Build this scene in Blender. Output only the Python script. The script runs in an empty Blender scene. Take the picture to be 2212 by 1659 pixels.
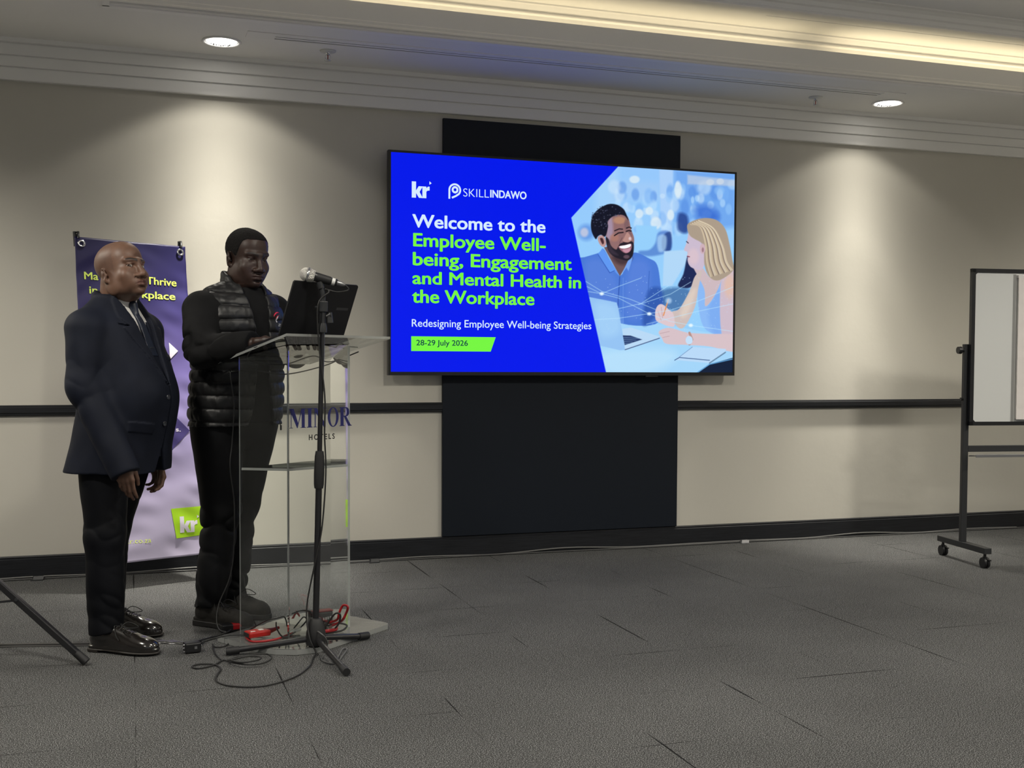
import bpy, bmesh, math, random
import numpy as np
from mathutils import Vector, Matrix
random.seed(7)
RNG = np.random.default_rng(7)
SC = bpy.context.scene
COL = SC.collection

# ------------------------------------------------------------------ camera, world, lights, exposure
YAW, PITCH, ROLL = math.radians(18.567), math.radians(-2.123), math.radians(0.2666)
FPX, CAMH, CAMD = 2452.4, 1.13, 6.346
PCX, PCY = 1106.0, 875.05          # principal point of the 2212 x 1659 frame


def cam_axes():
    cy, sy, cp, sp = math.cos(YAW), math.sin(YAW), math.cos(PITCH), math.sin(PITCH)
    f = np.array([sy * cp, cy * cp, sp]); rt = np.array([cy, -sy, 0.0]); up = np.cross(rt, f)
    c, s = math.cos(ROLL), math.sin(ROLL)
    return rt * c + up * s, up * c - rt * s, f


RT, UP, FW = cam_axes()
CAM = np.array([0.0, -CAMD, CAMH])
cd = bpy.data.cameras.new('camera'); cam = bpy.data.objects.new('camera', cd); COL.objects.link(cam)
cd.sensor_fit = 'HORIZONTAL'; cd.sensor_width = 36.0; cd.lens = 36.0 * FPX / 2212.0
cd.shift_y = (PCY - 829.5) / 2212.0; cd.clip_start = 0.05; cd.clip_end = 60
cam.matrix_world = Matrix(((RT[0], UP[0], -FW[0], CAM[0]), (RT[1], UP[1], -FW[1], CAM[1]), (RT[2], UP[2], -FW[2], CAM[2]), (0, 0, 0, 1)))
SC.camera = cam


def at_z(x, y, z=0.0):
    """the point at height z seen at photograph pixel x, y"""
    d = RT * ((x - PCX) / FPX) - UP * ((y - PCY) / FPX) + FW
    return CAM + d * ((z - CAMH) / d[2])


W = bpy.data.worlds.new('world'); SC.world = W; W.use_nodes = True
W.node_tree.nodes['Background'].inputs[0].default_value = (0.9, 0.95, 1.0, 1)
W.node_tree.nodes['Background'].inputs[1].default_value = 0.22
SC.view_settings.view_transform = 'Standard'; SC.view_settings.look = 'None'
SC.view_settings.gamma = 1.0; SC.view_settings.use_curve_mapping = False
SC.view_settings.exposure = 0.27
SC.cycles.use_denoising = True
SC.cycles.max_bounces = 10; SC.cycles.transparent_max_bounces = 24; SC.cycles.sample_clamp_indirect = 4.0


def lamp(name, kind, loc, energy, color=(1, 1, 1), aim=None, **kw):
    d = bpy.data.lights.new(name, kind); o = bpy.data.objects.new(name, d); COL.objects.link(o)
    d.energy = energy; d.color = color; o.location = loc
    if aim is not None:
        o.rotation_euler = (Vector(aim) - Vector(loc)).to_track_quat('-Z', 'Y').to_euler()
    for k, v in kw.items(): setattr(d, k, v)
    return o


DOWN1, DOWN2 = (0.45, -0.35, 2.755), (4.47, -0.34, 2.755)
NEUT = (1.0, 0.95, 0.84)
for i, (x, y, z) in enumerate((DOWN1, DOWN2)):
    for k, (deg, e, bl) in enumerate(((121, 9, 0.22), (104, 20, 1.0), (80, 32, 1.0), (60, 96, 1.0), (38, 250, 1.0))):
        lamp('downlight_beam', 'SPOT', (x, y, z - 0.035 + k * .001), e * (1.0, 0.80)[i], NEUT, (x, y + 0.03, 0), spot_size=math.radians(deg), spot_blend=bl, shadow_soft_size=0.06)
# further downlights assumed for the room, all unseen, spread as general fill
for x, y, e in ((-2.2, -0.8, 200), (7.2, -0.5, 60), (-1.0, -2.9, 190), (-1.3, -6.0, 150), (1.6, -3.4, 170), (4.6, -3.4, 230), (1.6, -6.4, 150), (4.6, -6.4, 170), (7.4, -3.6, 240)):
    z = 2.73 if (x < -0.1 or y > -0.7) else 3.09
    lamp('room_downlight_beam', 'SPOT', (x, y, z), e, NEUT, (x, y, 0), spot_size=math.radians(152), spot_blend=0.5, shadow_soft_size=0.16)
# warm light strips lying in the ceiling trough
for x0, x1, e in ((0.0, 3.62, 1.9), (3.86, 8.0, 3.0)):
    lamp('trough_light', 'AREA', ((x0 + x1) / 2, -0.675, 2.835), e, (1.0, 0.84, 0.54), ((x0 + x1) / 2, -0.64, 3.5), shape='RECTANGLE', size=x1 - x0, size_y=0.05)

# unseen soft lamps added only to brighten the raised ceiling, outside the view
for x, y in ((2.2, -4.6), (5.6, -4.2)):
    lamp('ceiling_fill', 'AREA', (x, y, 2.62), 8, (1.0, 0.88, 0.68), (x, y + .2, 3.5), size=0.5)

# ------------------------------------------------------------------ materials


def srgb(r, g, b):
    f = lambda c: (c / 255) / 12.92 if c / 255 <= 0.04045 else ((c / 255 + 0.055) / 1.055) ** 2.4
    return (f(r), f(g), f(b), 1.0)


def mat(name, color, rough=0.6, metal=0.0, spec=0.5, emit=None, estr=1.0, noise=None, bump=None, sheen=0.0, coat=0.0, attr=None):
    m = bpy.data.materials.new(name); m.use_nodes = True
    nt = m.node_tree; b = nt.nodes['Principled BSDF']
    b.inputs['Base Color'].default_value = color if len(color) == 4 else (*color, 1)
    b.inputs['Roughness'].default_value = rough; b.inputs['Metallic'].default_value = metal
    b.inputs['Specular IOR Level'].default_value = spec
    if sheen: b.inputs['Sheen Weight'].default_value = sheen
    if coat: b.inputs['Coat Weight'].default_value = coat; b.inputs['Coat Roughness'].default_value = 0.15
    if emit is not None:
        b.inputs['Emission Color'].default_value = emit if len(emit) == 4 else (*emit, 1)
        b.inputs['Emission Strength'].default_value = estr
    tc = None
    if noise or bump:
        tc = nt.nodes.new('ShaderNodeTexCoord')
    if noise:                       # (scale, amount, stretch)
        sc, amt, st = noise
        mp = nt.nodes.new('ShaderNodeMapping'); mp.inputs['Scale'].default_value = st
        nt.links.new(tc.outputs['Object'], mp.inputs[0])
        n = nt.nodes.new('ShaderNodeTexNoise'); n.inputs['Scale'].default_value = sc; n.inputs['Detail'].default_value = 5
        nt.links.new(mp.outputs[0], n.inputs['Vector'])
        mr = nt.nodes.new('ShaderNodeMapRange'); mr.inputs[1].default_value = 0.3; mr.inputs[2].default_value = 0.7
        mr.inputs[3].default_value = 1 - amt; mr.inputs[4].default_value = 1 + amt
        nt.links.new(n.outputs[0], mr.inputs[0])
        mx = nt.nodes.new('ShaderNodeMix'); mx.data_type = 'RGBA'; mx.blend_type = 'MULTIPLY'; mx.inputs[0].default_value = 1
        mx.inputs[6].default_value = b.inputs['Base Color'].default_value
        nt.links.new(mr.outputs[0], mx.inputs[7]); nt.links.new(mx.outputs[2], b.inputs['Base Color'])
    if bump:                        # (scale, strength, distance)
        n = nt.nodes.new('ShaderNodeTexNoise'); n.inputs['Scale'].default_value = bump[0]; n.inputs['Detail'].default_value = 4
        nt.links.new(tc.outputs['Object'], n.inputs['Vector'])
        bp = nt.nodes.new('ShaderNodeBump'); bp.inputs['Strength'].default_value = bump[1]; bp.inputs['Distance'].default_value = bump[2]
        nt.links.new(n.outputs[0], bp.inputs['Height']); nt.links.new(bp.outputs[0], b.inputs['Normal'])
    if attr:                        # multiply by a per-vertex pigment colour
        a = nt.nodes.new('ShaderNodeAttribute'); a.attribute_name = attr
        mx = nt.nodes.new('ShaderNodeMix'); mx.data_type = 'RGBA'; mx.blend_type = 'MULTIPLY'; mx.inputs[0].default_value = 1
        lk = [l for l in nt.links if l.to_socket == b.inputs['Base Color']]
        if lk: nt.links.new(lk[0].from_socket, mx.inputs[6])
        else: mx.inputs[6].default_value = b.inputs['Base Color'].default_value
        nt.links.new(a.outputs['Color'], mx.inputs[7]); nt.links.new(mx.outputs[2], b.inputs['Base Color'])
    return m


def glow(name, col, estr=1.0):
    """a pixel colour of the lit screen"""
    return mat(name, (0.004, 0.004, 0.005), 0.4, spec=0.1, emit=col, estr=estr * 0.83)


def acrylic(name, tint=(0.96, 0.975, 0.965), refl=1.0, haze=0.005):
    m = bpy.data.materials.new(name); m.use_nodes = True; nt = m.node_tree; nt.nodes.clear()
    out = nt.nodes.new('ShaderNodeOutputMaterial'); tr = nt.nodes.new('ShaderNodeBsdfTransparent'); gl = nt.nodes.new('ShaderNodeBsdfGlossy')
    df = nt.nodes.new('ShaderNodeBsdfDiffuse'); df.inputs[0].default_value = (0.8, 0.82, 0.8, 1)
    tr.inputs[0].default_value = (*tint, 1); gl.inputs['Roughness'].default_value = 0.03; gl.inputs[0].default_value = (refl, refl, refl, 1)
    fr = nt.nodes.new('ShaderNodeFresnel'); fr.inputs[0].default_value = 1.49
    m1 = nt.nodes.new('ShaderNodeMixShader'); m1.inputs[0].default_value = haze
    nt.links.new(tr.outputs[0], m1.inputs[1]); nt.links.new(df.outputs[0], m1.inputs[2])
    m2 = nt.nodes.new('ShaderNodeMixShader'); nt.links.new(fr.outputs[0], m2.inputs[0])
    nt.links.new(m1.outputs[0], m2.inputs[1]); nt.links.new(gl.outputs[0], m2.inputs[2]); nt.links.new(m2.outputs[0], out.inputs[0])
    return m


def carpet_mat():
    m = bpy.data.materials.new('carpet_tiles'); m.use_nodes = True; nt = m.node_tree; b = nt.nodes['Principled BSDF']
    N = lambda t: nt.nodes.new('ShaderNode' + t); L = nt.links.new
    tc = N('TexCoord'); b.inputs['Roughness'].default_value = 0.95; b.inputs['Specular IOR Level'].default_value = 0.15
    sp = N('TexNoise'); sp.inputs['Scale'].default_value = 290; sp.inputs['Detail'].default_value = 2; sp.inputs['Roughness'].default_value = 0.7
    L(tc.outputs['Object'], sp.inputs['Vector'])
    cr = N('ValToRGB'); e = cr.color_ramp.elements
    e[0].position = 0.40; e[0].color = (0.019, 0.0188, 0.0185, 1); e[1].position = 0.66; e[1].color = (0.355, 0.357, 0.355, 1)
    k = e.new(0.53); k.color = (0.058, 0.0583, 0.0585, 1)
    L(sp.outputs[0], cr.inputs[0])
    big = N('TexNoise'); big.inputs['Scale'].default_value = 1.3; big.inputs['Detail'].default_value = 3; L(tc.outputs['Object'], big.inputs['Vector'])
    mr = N('MapRange'); mr.inputs[1].default_value = 0.3; mr.inputs[2].default_value = 0.7; mr.inputs[3].default_value = 0.88; mr.inputs[4].default_value = 1.12
    L(big.outputs[0], mr.inputs[0])
    mx = N('Mix'); mx.data_type = 'RGBA'; mx.blend_type = 'MULTIPLY'; mx.inputs[0].default_value = 1
    L(cr.outputs[0], mx.inputs[6]); L(mr.outputs[0], mx.inputs[7])
    # tile seams: half-metre grid, opened more in some places than in others
    sx = N('SeparateXYZ'); L(tc.outputs['Object'], sx.inputs[0])
    outs = []
    for ax, off, wx in ((0, 2.479, 0.0), (1, -0.365, 7.3)):
        a = N('Math'); a.operation = 'SUBTRACT'; L(sx.outputs[ax], a.inputs[0]); a.inputs[1].default_value = off
        d = N('Math'); d.operation = 'DIVIDE'; L(a.outputs[0], d.inputs[0]); d.inputs[1].default_value = 0.4945
        r = N('Math'); r.operation = 'ROUND'; L(d.outputs[0], r.inputs[0])
        s = N('Math'); s.operation = 'SUBTRACT'; L(d.outputs[0], s.inputs[0]); L(r.outputs[0], s.inputs[1])
        ab = N('Math'); ab.operation = 'ABSOLUTE'; L(s.outputs[0], ab.inputs[0])
        n = N('TexNoise'); n.inputs['Scale'].default_value = 1.9; n.inputs['Detail'].default_value = 1
        mp = N('Mapping'); mp.inputs['Location'].default_value = (wx, wx * 1.7, wx); L(tc.outputs['Object'], mp.inputs[0]); L(mp.outputs[0], n.inputs['Vector'])
        wd = N('MapRange'); wd.inputs[1].default_value = 0.49; wd.inputs[2].default_value = 0.66; wd.inputs[3].default_value = 0.0; wd.inputs[4].default_value = 0.007
        L(n.outputs[0], wd.inputs[0])
        lt = N('Math'); lt.operation = 'LESS_THAN'; L(ab.outputs[0], lt.inputs[0]); L(wd.outputs[0], lt.inputs[1])
        outs.append(lt)
    mxm = N('Math'); mxm.operation = 'MAXIMUM'; L(outs[0].outputs[0], mxm.inputs[0]); L(outs[1].outputs[0], mxm.inputs[1])
    fin = N('Mix'); fin.data_type = 'RGBA'; L(mxm.outputs[0], fin.inputs[0]); L(mx.outputs[2], fin.inputs[6]); fin.inputs[7].default_value = (0.006, 0.006, 0.006, 1)
    L(fin.outputs[2], b.inputs['Base Color'])
    bp = N('Bump'); bp.inputs['Strength'].default_value = 0.35; bp.inputs['Distance'].default_value = 0.003; L(sp.outputs[0], bp.inputs['Height']); L(bp.outputs[0], b.inputs['Normal'])
    return m


M = dict(
    side=mat('dark_unseen_wall', (0.09, 0.088, 0.084), 0.7),  # unseen left wall, dark tone chosen to cut bounce and lectern reflections
    wall=mat('wall_paint', (0.60, 0.575, 0.51), 0.75, spec=0.25, noise=(1.1, 0.03, (1, 1, 1)), bump=(16, 0.25, 0.004)),
    ceil=mat('ceiling_paint', (0.88, 0.87, 0.845), 0.8, spec=0.2, noise=(0.9, 0.03, (1, 1, 1))),
    cornice=mat('cornice_paint', (0.90, 0.89, 0.87), 0.6, spec=0.3),
    dark=mat('dark_stained_wood', (0.011, 0.012, 0.015), 0.42, spec=0.4, noise=(6, 0.5, (1, 10, 30)), bump=(40, 0.15, 0.001)),
    panel=mat('black_laminate', (0.0065, 0.0098, 0.0165), 0.5, spec=0.25),
    bezel=mat('black_plastic', (0.010, 0.010, 0.011), 0.38),
    carpet=carpet_mat(),
    chrome=mat('chrome', (0.75, 0.75, 0.77), 0.18, metal=1.0),
    steel=mat('grey_metal', (0.30, 0.30, 0.31), 0.4, metal=0.8),
    white=mat('white_plastic', (0.72, 0.72, 0.70), 0.45),
    black=mat('black_rubber', (0.012, 0.012, 0.013), 0.6),
    satin=mat('black_satin_metal', (0.014, 0.014, 0.016), 0.32, spec=0.6),
    charcoal=mat('charcoal_metal', (0.020, 0.021, 0.023), 0.45),
)
M['acr'] = acrylic('clear_acrylic'); M['acr_edge'] = acrylic('acrylic_cut_edge', (0.72, 0.76, 0.75), 1.0, 0.34); M['acr_base'] = acrylic('scuffed_acrylic', (0.85, 0.87, 0.86), 1.0, 0.16)

# ------------------------------------------------------------------ mesh helpers


class MB:
    """collects shapes; build() links them as one mesh object"""

    def __init__(s): s.v = []; s.f = []; s.m = []; s.sm = []

    def add(s, vs, fs, mi=0, smooth=False):
        n = len(s.v); s.v += [tuple(map(float, p)) for p in vs]
        for f in fs: s.f.append([n + i for i in f]); s.m.append(mi); s.sm.append(smooth)
        return s

    def box(s, lo, hi, mi=0, T=None):
        (a, b, c), (d, e, f) = lo, hi
        vs = [(a, b, c), (d, b, c), (d, e, c), (a, e, c), (a, b, f), (d, b, f), (d, e, f), (a, e, f)]
        if T is not None: vs = [tuple(T @ Vector(p)) for p in vs]
        return s.add(vs, [(0, 3, 2, 1), (4, 5, 6, 7), (0, 1, 5, 4), (1, 2, 6, 5), (2, 3, 7, 6), (3, 0, 4, 7)], mi)

    def bar(s, a, b, w, h, up=(0, 0, 1), mi=0):
        """box along a-b, w wide sideways, h tall"""
        a, b = Vector(a), Vector(b); d = (b - a).normalized(); r = d.cross(Vector(up)).normalized(); u = r.cross(d)
        vs = [p + r * (sx * w / 2) + u * (sz * h / 2) for p in (a, b) for sx, sz in ((-1, -1), (1, -1), (1, 1), (-1, 1))]
        return s.add(vs, [(0, 1, 2, 3), (7, 6, 5, 4), (0, 4, 5, 1), (1, 5, 6, 2), (2, 6, 7, 3), (3, 7, 4, 0)], mi)

    def prism(s, lowpts, vec, mi=0, edge=None):
        """polygon swept along vec; edge = material of the side faces"""
        n = len(lowpts); v = Vector(vec); lo = [Vector(p) for p in lowpts]; hi = [p + v for p in lo]
        s.add(lo + hi, [tuple(range(n - 1, -1, -1)), tuple(range(n, 2 * n))], mi)
        s.add(lo + hi, [(i, (i + 1) % n, n + (i + 1) % n, n + i) for i in range(n)], mi if edge is None else edge)
        return s

    def tube(s, pts, r, seg=10, mi=0, caps=True):
        pts = [Vector(p) for p in pts]; n = len(pts)
        rs = r if hasattr(r, '__len__') else [r] * n
        up = Vector((0, 0, 1)); d0 = (pts[1] - pts[0]).normalized()
        if abs(d0.z) > 0.9: up = Vector((1, 0, 0))
        x = d0.cross(up).normalized(); vs = []
        for i in range(n):
            d = (pts[min(i + 1, n - 1)] - pts[max(i - 1, 0)]).normalized()
            x = (x - d * x.dot(d)).normalized(); y = d.cross(x)
            vs += [pts[i] + (x * math.cos(2 * math.pi * k / seg) + y * math.sin(2 * math.pi * k / seg)) * rs[i] for k in range(seg)]
        fs = [(i * seg + k, i * seg + (k + 1) % seg, (i + 1) * seg + (k + 1) % seg, (i + 1) * seg + k) for i in range(n - 1) for k in range(seg)]
        s.add(vs, fs, mi, True)
        if caps:
            s.add(vs[:seg], [tuple(range(seg - 1, -1, -1))], mi); s.add(vs[-seg:], [tuple(range(seg))], mi)
        return s

    def lathe(s, prof, o=(0, 0, 0), axis=(0, 0, 1), seg=24, mi=0, smooth=True):
        """prof: (radius, height) pairs along axis from o"""
        o = Vector(o); a = Vector(axis).normalized(); x = a.orthogonal().normalized(); y = a.cross(x); vs = []
        for r, h in prof:
            vs += [o + a * h + (x * math.cos(2 * math.pi * k / seg) + y * math.sin(2 * math.pi * k / seg)) * max(r, 1e-5) for k in range(seg)]
        fs = [(i * seg + k, i * seg + (k + 1) % seg, (i + 1) * seg + (k + 1) % seg, (i + 1) * seg + k) for i in range(len(prof) - 1) for k in range(seg)]
        return s.add(vs, fs, mi, smooth)

    def build(s, name, mats, parent=None, bevel=0.0, world=False):
        me = bpy.data.meshes.new(name); me.from_pydata(s.v, [], s.f)
        for m in (mats if isinstance(mats, (list, tuple)) else [mats]): me.materials.append(m)
        me.polygons.foreach_set('material_index', s.m); me.polygons.foreach_set('use_smooth', s.sm); me.update()
        return link(name, me, parent, bevel)


def link(name, me, parent=None, bevel=0.0):
    o = bpy.data.objects.new(name, me); COL.objects.link(o)
    if parent is not None: o.parent = parent
    if bevel:
        b = o.modifiers.new('bevel', 'BEVEL'); b.width = bevel; b.segments = 2; b.limit_method = 'ANGLE'; b.angle_limit = math.radians(50)
    return o


def tag(o, label=None, cat=None, group=None, kind=None):
    for k, v in (('label', label), ('category', cat), ('group', group), ('kind', kind)):
        if v: o[k] = v
    return o


def struct(o): o['kind'] = 'structure'; return o


def empty(name, loc=(0, 0, 0), rz=0.0, label=None, cat=None, group=None):
    o = bpy.data.objects.new(name, None); COL.objects.link(o); o.location = loc; o.rotation_euler = (0, 0, rz); o.empty_display_size = 0.1
    return tag(o, label, cat, group)


def spline(pts, n=8, closed=False):
    P = [np.array(p, float) for p in pts]; out = []; m = len(P)
    for i in range(m if closed else m - 1):
        g = (lambda j: P[j % m]) if closed else (lambda j: P[min(max(j, 0), m - 1)])
        a, b, c, d = g(i - 1), g(i), g(i + 1), g(i + 2)
        for t in np.linspace(0, 1, n, endpoint=False):
            out.append(0.5 * (2 * b + (c - a) * t + (2 * a - 5 * b + 4 * c - d) * t * t + (3 * b - a - 3 * c + d) * t ** 3))
    if not closed: out.append(P[-1])
    return out


CAPH = []


def text(name, body, m, parent, O, X, Y, x0, base, width, cap, bold=0.0, spacing=1.0, depth=0.0004, heavy=0.0):
    """lettering on the plane O + x*X + y*Y, fitted to a width and a capital height"""
    if not CAPH:
        c = bpy.data.curves.new('h', 'FONT'); c.body = 'H'; c.size = 1.0; t = bpy.data.objects.new('h', c); COL.objects.link(t); bpy.context.view_layer.update()
        me = bpy.data.meshes.new_from_object(t.evaluated_get(bpy.context.evaluated_depsgraph_get())); CAPH.append(max(p.co.y for p in me.vertices)); bpy.data.objects.remove(t); bpy.data.meshes.remove(me)
    c = bpy.data.curves.new(name, 'FONT'); c.body = body; c.size = 1.0; c.offset = bold; c.space_character = spacing; c.resolution_u = 4
    t = bpy.data.objects.new(name, c); COL.objects.link(t)
    bpy.context.view_layer.update()
    dg = bpy.context.evaluated_depsgraph_get(); me = bpy.data.meshes.new_from_object(t.evaluated_get(dg)); bpy.data.objects.remove(t)
    v = np.empty(len(me.vertices) * 3); me.vertices.foreach_get('co', v); v = v.reshape(-1, 3)
    mn, mx = v.min(0), v.max(0)
    if heavy:                       # bold strokes: the outline repeated slightly to both sides
        b2 = bmesh.new(); b2.from_mesh(me); g = list(b2.verts) + list(b2.edges) + list(b2.faces)
        for k in range(8):
            r = bmesh.ops.duplicate(b2, geom=g); bmesh.ops.translate(b2, verts=[e for e in r['geom'] if isinstance(e, bmesh.types.BMVert)], vec=(heavy * math.cos(k * math.pi / 4), heavy * .7 * math.sin(k * math.pi / 4), .00006 * (k + 1)))
        b2.to_mesh(me); b2.free(); v = np.empty(len(me.vertices) * 3); me.vertices.foreach_get('co', v); v = v.reshape(-1, 3); mn, mx = v.min(0), v.max(0)
    u = (v[:, 0] - mn[0]) / (mx[0] - mn[0]) * width + x0
    w = (v[:, 1] + heavy * .7) * (cap / (CAPH[0] + heavy * 1.4)) + base
    O, X, Y = (np.array(q, float) for q in (O, X, Y)); N = np.cross(X, Y)
    p = O + u[:, None] * X + w[:, None] * Y + N * (depth + v[:, 2:3])
    me.vertices.foreach_set('co', p.ravel()); me.update()
    me.materials.clear(); me.materials.append(m)
    return link(name, me, parent)
# ------------------------------------------------------------------ the room
X0, X1, YB, HC = -2.6, 8.4, -9.2, 2.755
b = MB(); b.box((X0, YB, -0.06), (X1, 0.12, 0.0)); struct(b.build('floor', M['carpet']))
b = MB(); b.box((X0 - .12, 0, 0), (X1 + .12, 0.12, 3.3)); struct(b.build('wall_back', M['wall']))
b = MB(); b.box((X0 - .12, YB, 0), (X0, 0, 3.3)); struct(b.build('wall_left', M['side']))
b = MB(); b.box((X1, YB, 0), (X1 + .12, 0, 3.3)); struct(b.build('wall_right', M['wall']))
RX, RY = -0.08, -0.775            # where the recess of the ceiling begins
b = MB()
b.box((X0, RY + .02, HC), (X1, 0, HC + .06)); b.box((X0, YB, HC), (RX - .02, RY + .02, HC + .06))
b.box((RX - .3, YB, 3.11), (X1, -0.97, 3.16)); b.box((RX - .3, -0.97, 3.03), (X1, -0.55, 3.08))
struct(b.build('ceiling', M['ceil']))


def run_x(name, prof, xa, xb, m, parent=None):
    """a moulding: (Y, Z) outline swept along X"""
    q = MB(); q.prism([(xa, y, z) for y, z in prof], (xb - xa, 0, 0)); return q.build(name, m, parent)


# cornice of three stepped boards between wall and ceiling
struct(run_x('trim_1', [(0.0, 2.552), (-.034, 2.552), (-.036, 2.558), (-.036, 2.611), (-.030, 2.613), (-.030, 2.616), (-.046, 2.618), (-.046, 2.667), (-.040, 2.669), (-.040, 2.672),
                          (-.058, 2.674), (-.058, 2.727), (-.052, 2.729), (-.052, 2.732), (-.074, 2.735), (-.078, 2.756), (0, 2.756)], X0, X1, M['cornice']))
# face of the recess with its bead, the trough behind it and the lit cove
struct(run_x('trim_2', [(RY + .03, 2.750), (RY - .012, 2.750), (RY - .016, 2.756), (RY - .012, 2.762), (RY - .006, 2.764), (RY - .006, 2.768), (RY - .016, 2.772), (RY - .014, 2.780), (RY - .004, 2.786),
                          (RY - .004, 2.800), (RY, 2.806), (RY, 2.895), (RY + .03, 2.895)], RX - .03, X1, M['cornice']))
b = MB(); b.box((RX - .03, YB, 2.75), (RX, RY, 2.895)); struct(b.build('trim_3', M['cornice']))
struct(run_x('trim_4', [(RY + .03, 2.800), (-.55, 2.800), (-.55, 3.04), (-.64, 3.035), (-.640, 3.022), (-.628, 3.018), (-.612, 3.000), (-.604, 2.992), (-.604, 2.985), (-.616, 2.983), (-.616, 2.977), (-.598, 2.972), (-.598, 2.83), (RY + .03, 2.815)],
                RX - .03, X1, M['cornice']))
struct(run_x('trim_5', [(-.955, 3.03), (-.970, 3.022), (-.984, 3.022), (-.988, 3.030), (-.980, 3.036), (-.980, 3.058), (-.992, 3.064), (-.996, 3.084), (-1.012, 3.098), (-1.030, 3.104), (-1.030, 3.115), (-.955, 3.115)], RX - .03, X1, M['cornice']))
# fine seam of the board joint in the upper ceiling
b = MB(); b.box((3.3, -0.846, 3.0285), (X1, -0.842, 3.031)); struct(b.build('trim_6', M['ceil']))
b = MB(); b.box((RX - .3, YB, 2.80), (RX - .03, -0.55, 3.12)); struct(b.build('trim_7', M['ceil']))
# skirting board and chair rail
sk = [(0, 0), (-.018, 0), (-.018, .104), (-.013, .108), (-.013, .112), (-.016, .115), (-.012, .121), (0, .121)]
struct(run_x('baseboard_back', sk, X0, X1, M['dark']))
rl = [(0, .846), (-.014, .846), (-.018, .850), (-.018, .858), (-.024, .862), (-.024, .888), (-.018, .892), (-.018, .897), (-.012, .901), (0, .901)]
PX0, PX1 = 1.702, 3.206
struct(run_x('trim_8', rl, X0, PX0, M['dark'])); struct(run_x('trim_9', rl, PX1, X1, M['dark']))

# ------------------------------------------------------------------ ceiling fittings
lampm = mat('lamp_glass', (0.9, 0.9, 0.9), 0.3, emit=(1, 0.96, 0.88), estr=7)
refl = mat('faceted_reflector', (0.8, 0.8, 0.8), 0.12, metal=1.0, emit=(1, .97, .9), estr=0.25)
for i, (x, y, z) in enumerate((DOWN1, DOWN2)):
    t = empty('ceiling_downlight', (x, y, z), 0, ('lit round recessed downlight above the two men, left of the slot vent', 'lit round recessed downlight right of the slot vent, above bare wall')[i], 'ceiling light', 'downlights in the low ceiling')
    q = MB(); q.lathe([(.083, .001), (.096, .001), (.099, -.004), (.094, -.008), (.083, -.006), (.083, .001)], seg=40); q.build('trim_ring', M['cornice'], t)
    q = MB(); q.lathe([(.083, -.003), (.076, -.001), (.070, .0)], seg=40); q.build('reflector', refl, t)
    q = MB(); q.lathe([(.0, -.004), (.045, -.004), (.076, -.003)], seg=40); q.build('lamp_lens', lampm, t)
    q = MB()
    for k in range(11):
        a = math.radians(35 + 11 * k); rr = .060 + .006 * (k % 3 - 1)
        q.lathe([(.0045, 0), (.006, -.003), (.0, -.006)], (rr * math.cos(a), rr * math.sin(a) * .9, -.004), seg=6)
    q.build('lens_stud', M['steel'], t)
for i, (x, y) in enumerate(((0.989, -0.353), (3.964, -0.321))):
    t = empty('fire_sprinkler', (x, y, HC), 0, ('pendent ceiling sprinkler head beside the left end of the slot vent', 'pendent ceiling sprinkler head left of the right-hand downlight')[i], 'sprinkler', 'ceiling sprinklers')
    q = MB(); q.lathe([(0, -.001), (.042, -.001), (.040, -.006), (.018, -.010), (.0, -.010)], seg=24); q.build('escutcheon', M['white'], t)
    q = MB(); q.lathe([(.011, -.009), (.011, -.018), (.006, -.019), (.006, -.022)], seg=12)
    for s in (-1, 1): q.tube(spline([(s * .008, 0, -.018), (s * .014, 0, -.030), (s * .010, 0, -.043), (0, 0, -.047)], 4), .0022, 6)
    q.build('frame_arms', M['chrome'], t)
    q = MB(); q.lathe([(.0025, -.020), (.0025, -.044)], seg=8); q.build('glass_bulb', mat('red_glass', (.3, .02, .02), .1), t)
    q = MB(); q.lathe([(0, -.048), (.016, -.048), (.017, -.050), (0, -.050)], seg=16); q.build('deflector', M['chrome'], t)
t = empty('slot_air_vent', (2.487, -0.53, HC), 0, 'long white linear slot air vent flush in the low ceiling', 'air vent')
q = MB(); L2 = 1.93; q.box((-L2, -.055, -.004), (L2, -.040, .001)); q.box((-L2, .040, -.004), (L2, .055, .001)); q.box((-L2, -.04, -.004), (-L2 + .14, .04, .001)); q.box((L2 - .14, -.04, -.004), (L2, .04, .001)); q.build('frame', M['ceil'], t)
q = MB(); q.box((-L2 + .14, -.04, -.0015), (L2 - .14, .04, .001)); q.build('blade', M['ceil'], t)
q = MB()
for yy in (-.037, .0, .034): q.box((-L2 + .14, yy, -.0022), (L2 - .14, yy + .004, -.001))
q.build('air_slot', mat('vent_shadow_gap', (.10, .10, .10), .9), t)
t = empty('ceiling_hatch', tuple(at_z(2015, -6, 3.11)), 0, 'small pale hatch in the upper ceiling at the top edge', 'ceiling hatch')
q = MB(); q.box((-.22, -.3, -.012), (.10, .0, .0)); q.build('hatch_cover', M['cornice'], t)

# ------------------------------------------------------------------ tall black panel and the big screen on it
b = MB(); b.box((PX0, -.024, .123), (PX1, -.002, 2.526)); tag(b.build('backing_panel', M['panel'], None, .002), 'tall matte black panel running down the wall behind the big screen', 'wall panel')
TVY = -.10
tv = empty('wall_display', (2.462, -.026, 1.685), 0, 'very large thin-framed wall screen showing a bright blue welcome slide', 'television')
o3 = Vector(tv.location)


def L3(x, z, y=TVY): return (x - o3.x, y - o3.y, z - o3.z)


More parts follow.
